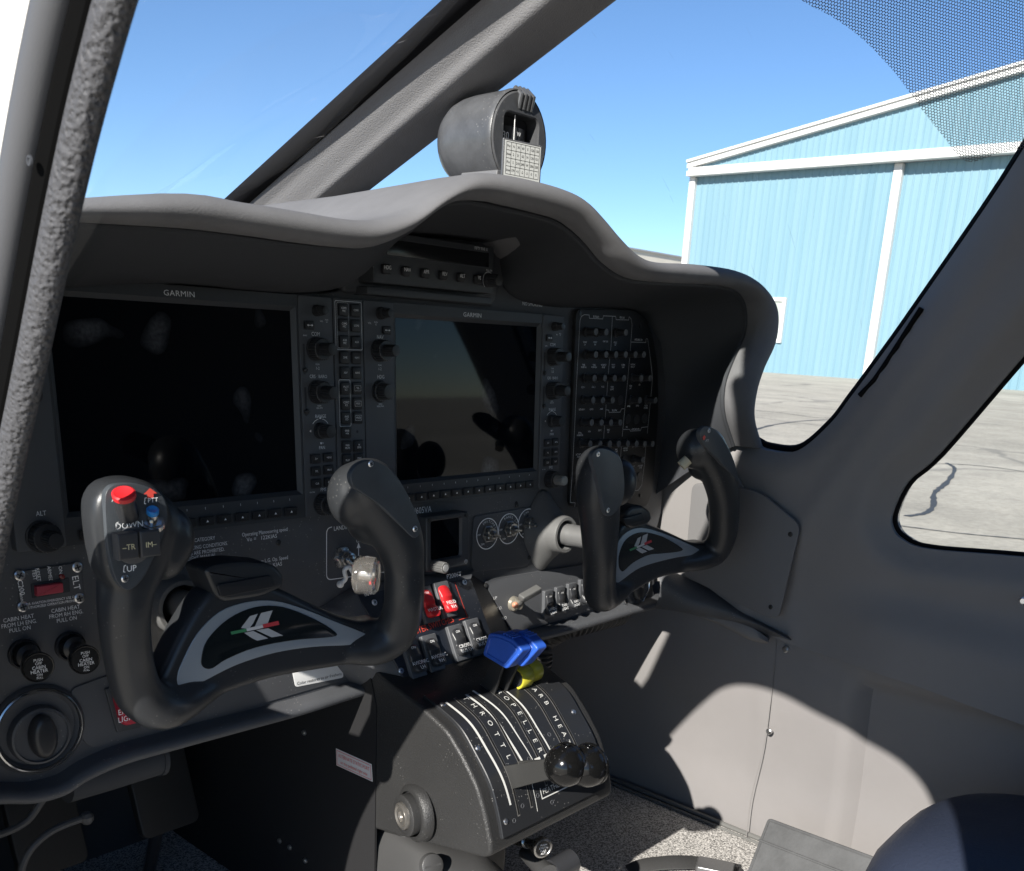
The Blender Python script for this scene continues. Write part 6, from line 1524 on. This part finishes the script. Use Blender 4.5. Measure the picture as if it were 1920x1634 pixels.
g = G(); g.prism(Fr((0,0,-.53),(1,0,0),(0,1,0)), [(.56,-.9),(.84,-.9),(.84,-.5),(.56,-.5)], 0, .08, .01); g.build('base', KNOB, seat)
case = thing('document_case', 'flat grey leather document case leaning against the side wall by the seat', 'document case', PZ(1450,1634,-.53))
LEA = mat('grey_suede', (.068,.070,.072), .8, bump=.9, bscale=260, var=.2, vscale=25)
e0, e1 = PX(1440,1533,.868), PX(1600,1592,.868); dn = PZ(1385,1660,-.527)-e0; dn2 = dn
fr = Fr(e0, (e1-e0), dn*-1); L_ = (e1-e0).length*1.25; D_ = dn.length*1.1
if fr.n.x > 0 and fr.n.z < 0: fr = Fr(e0, fr.u, fr.v)
pl = [(0,-D_),(L_,-D_),(L_,0),(0,0)]; sg = -1 if fr.n.z > 0 else 1
g = G(); g.prism(fr, rpoly(pl, .006), *((-.018,0) if fr.n.z > 0 else (0,.018)), .002); o = g.build('cover', LEA, case)
g = G(); zt = .0008 if fr.n.z > 0 else -.0008; yy = -D_*.30
g.tube([fr.p(0,yy,zt), fr.p(L_,yy,zt)], .0018, 8); g.tube([fr.p(.004,-D_+.004,zt), fr.p(.004,-.004,zt), fr.p(L_-.004,-.004,zt)], .0010, 6); g.build('seam', LEA, case)
belt = thing('seat_belt', 'black seat belt with a metal buckle lying on the carpet', 'seat belt', PZ(1280,1634,-.52))
P = spline([PZ(1180,1636,-.522), PZ(1215,1622,-.512), PZ(1270,1617,-.505), PZ(1320,1620,-.512), PZ(1390,1642,-.522)], 6)
g = G(); g.tube(P, [(.003,.018)]*len(P), 10, up=(0,0,1)); g.build('strap', mat('webbing', (.04,.04,.04), .8, bump=.8, bscale=900), belt, ang=60)
c = PZ(1340,1628,-.50); g = G(); g.box(Fr(c, PZ(1400,1640,-.5)-c, (0,1,0)), 0, 0, .05, .032, -.006, .006, .005, .002); g.build('buckle', mat('buckle', (.2,.2,.2), .35, metal=.7), belt)
# footwell: rudder pedals, bracket, tube and cables
for i, (x, y, lb) in enumerate(((.10,.26,'dark rudder pedal deep in the near footwell, the left one'),(.24,.26,'dark rudder pedal deep in the near footwell, the right one'))):
    t = thing('rudder_pedal', lb, 'rudder pedal', (x,y,-.40), 'rudder pedals'); g = G(); fr = Fr((x,y,-.37),(1,0,0),(0,.35,1)); g.box(fr, 0, 0, .075, .11, -.006, .006, .01, .002)
    g.build('pad', mat('pedal_black', (.022,.022,.022), .5), t); g = G(); g.tube([(x,y+.01,-.42),(x,y+.05,-.52)], .008, 10); g.build('arm', KNOB, t)
tb_ = thing('duct', 'smooth dark duct running below the lower edge of the panel above the footwell', 'duct', PY(200,1440,.05))
g = G(); g.tube([PY(120,1465,.05), PY(200,1445,.05), PY(296,1418,.05)], [.020,.019,.018], 20); g.tube([PY(292,1419,.05), PY(300,1417,.05)], .0195, 20); g.build('pipe', LINER, tb_, ang=40)
CAB = mat('cable_grey', (.10,.10,.10), .5)
for pts, lb in (([(100,1478),(80,1500),(50,1540),(0,1565),(-60,1575)], 'grey cable hanging from the panel into the near footwell'), ([(168,1533),(140,1540),(95,1560),(60,1590),(42,1625),(38,1660)], 'thin cable with a metal plug curving through the near footwell')):
    P = [PY(x, y, .12) for x, y in spline([Vector(p) for p in pts], 5)]; g = G(); g.tube(P, .0035, 10); g.sphere(P[1], .007, 10); o = g.build('cable', CAB, None); tag(o, lb, 'cable', 'cables in the footwell')
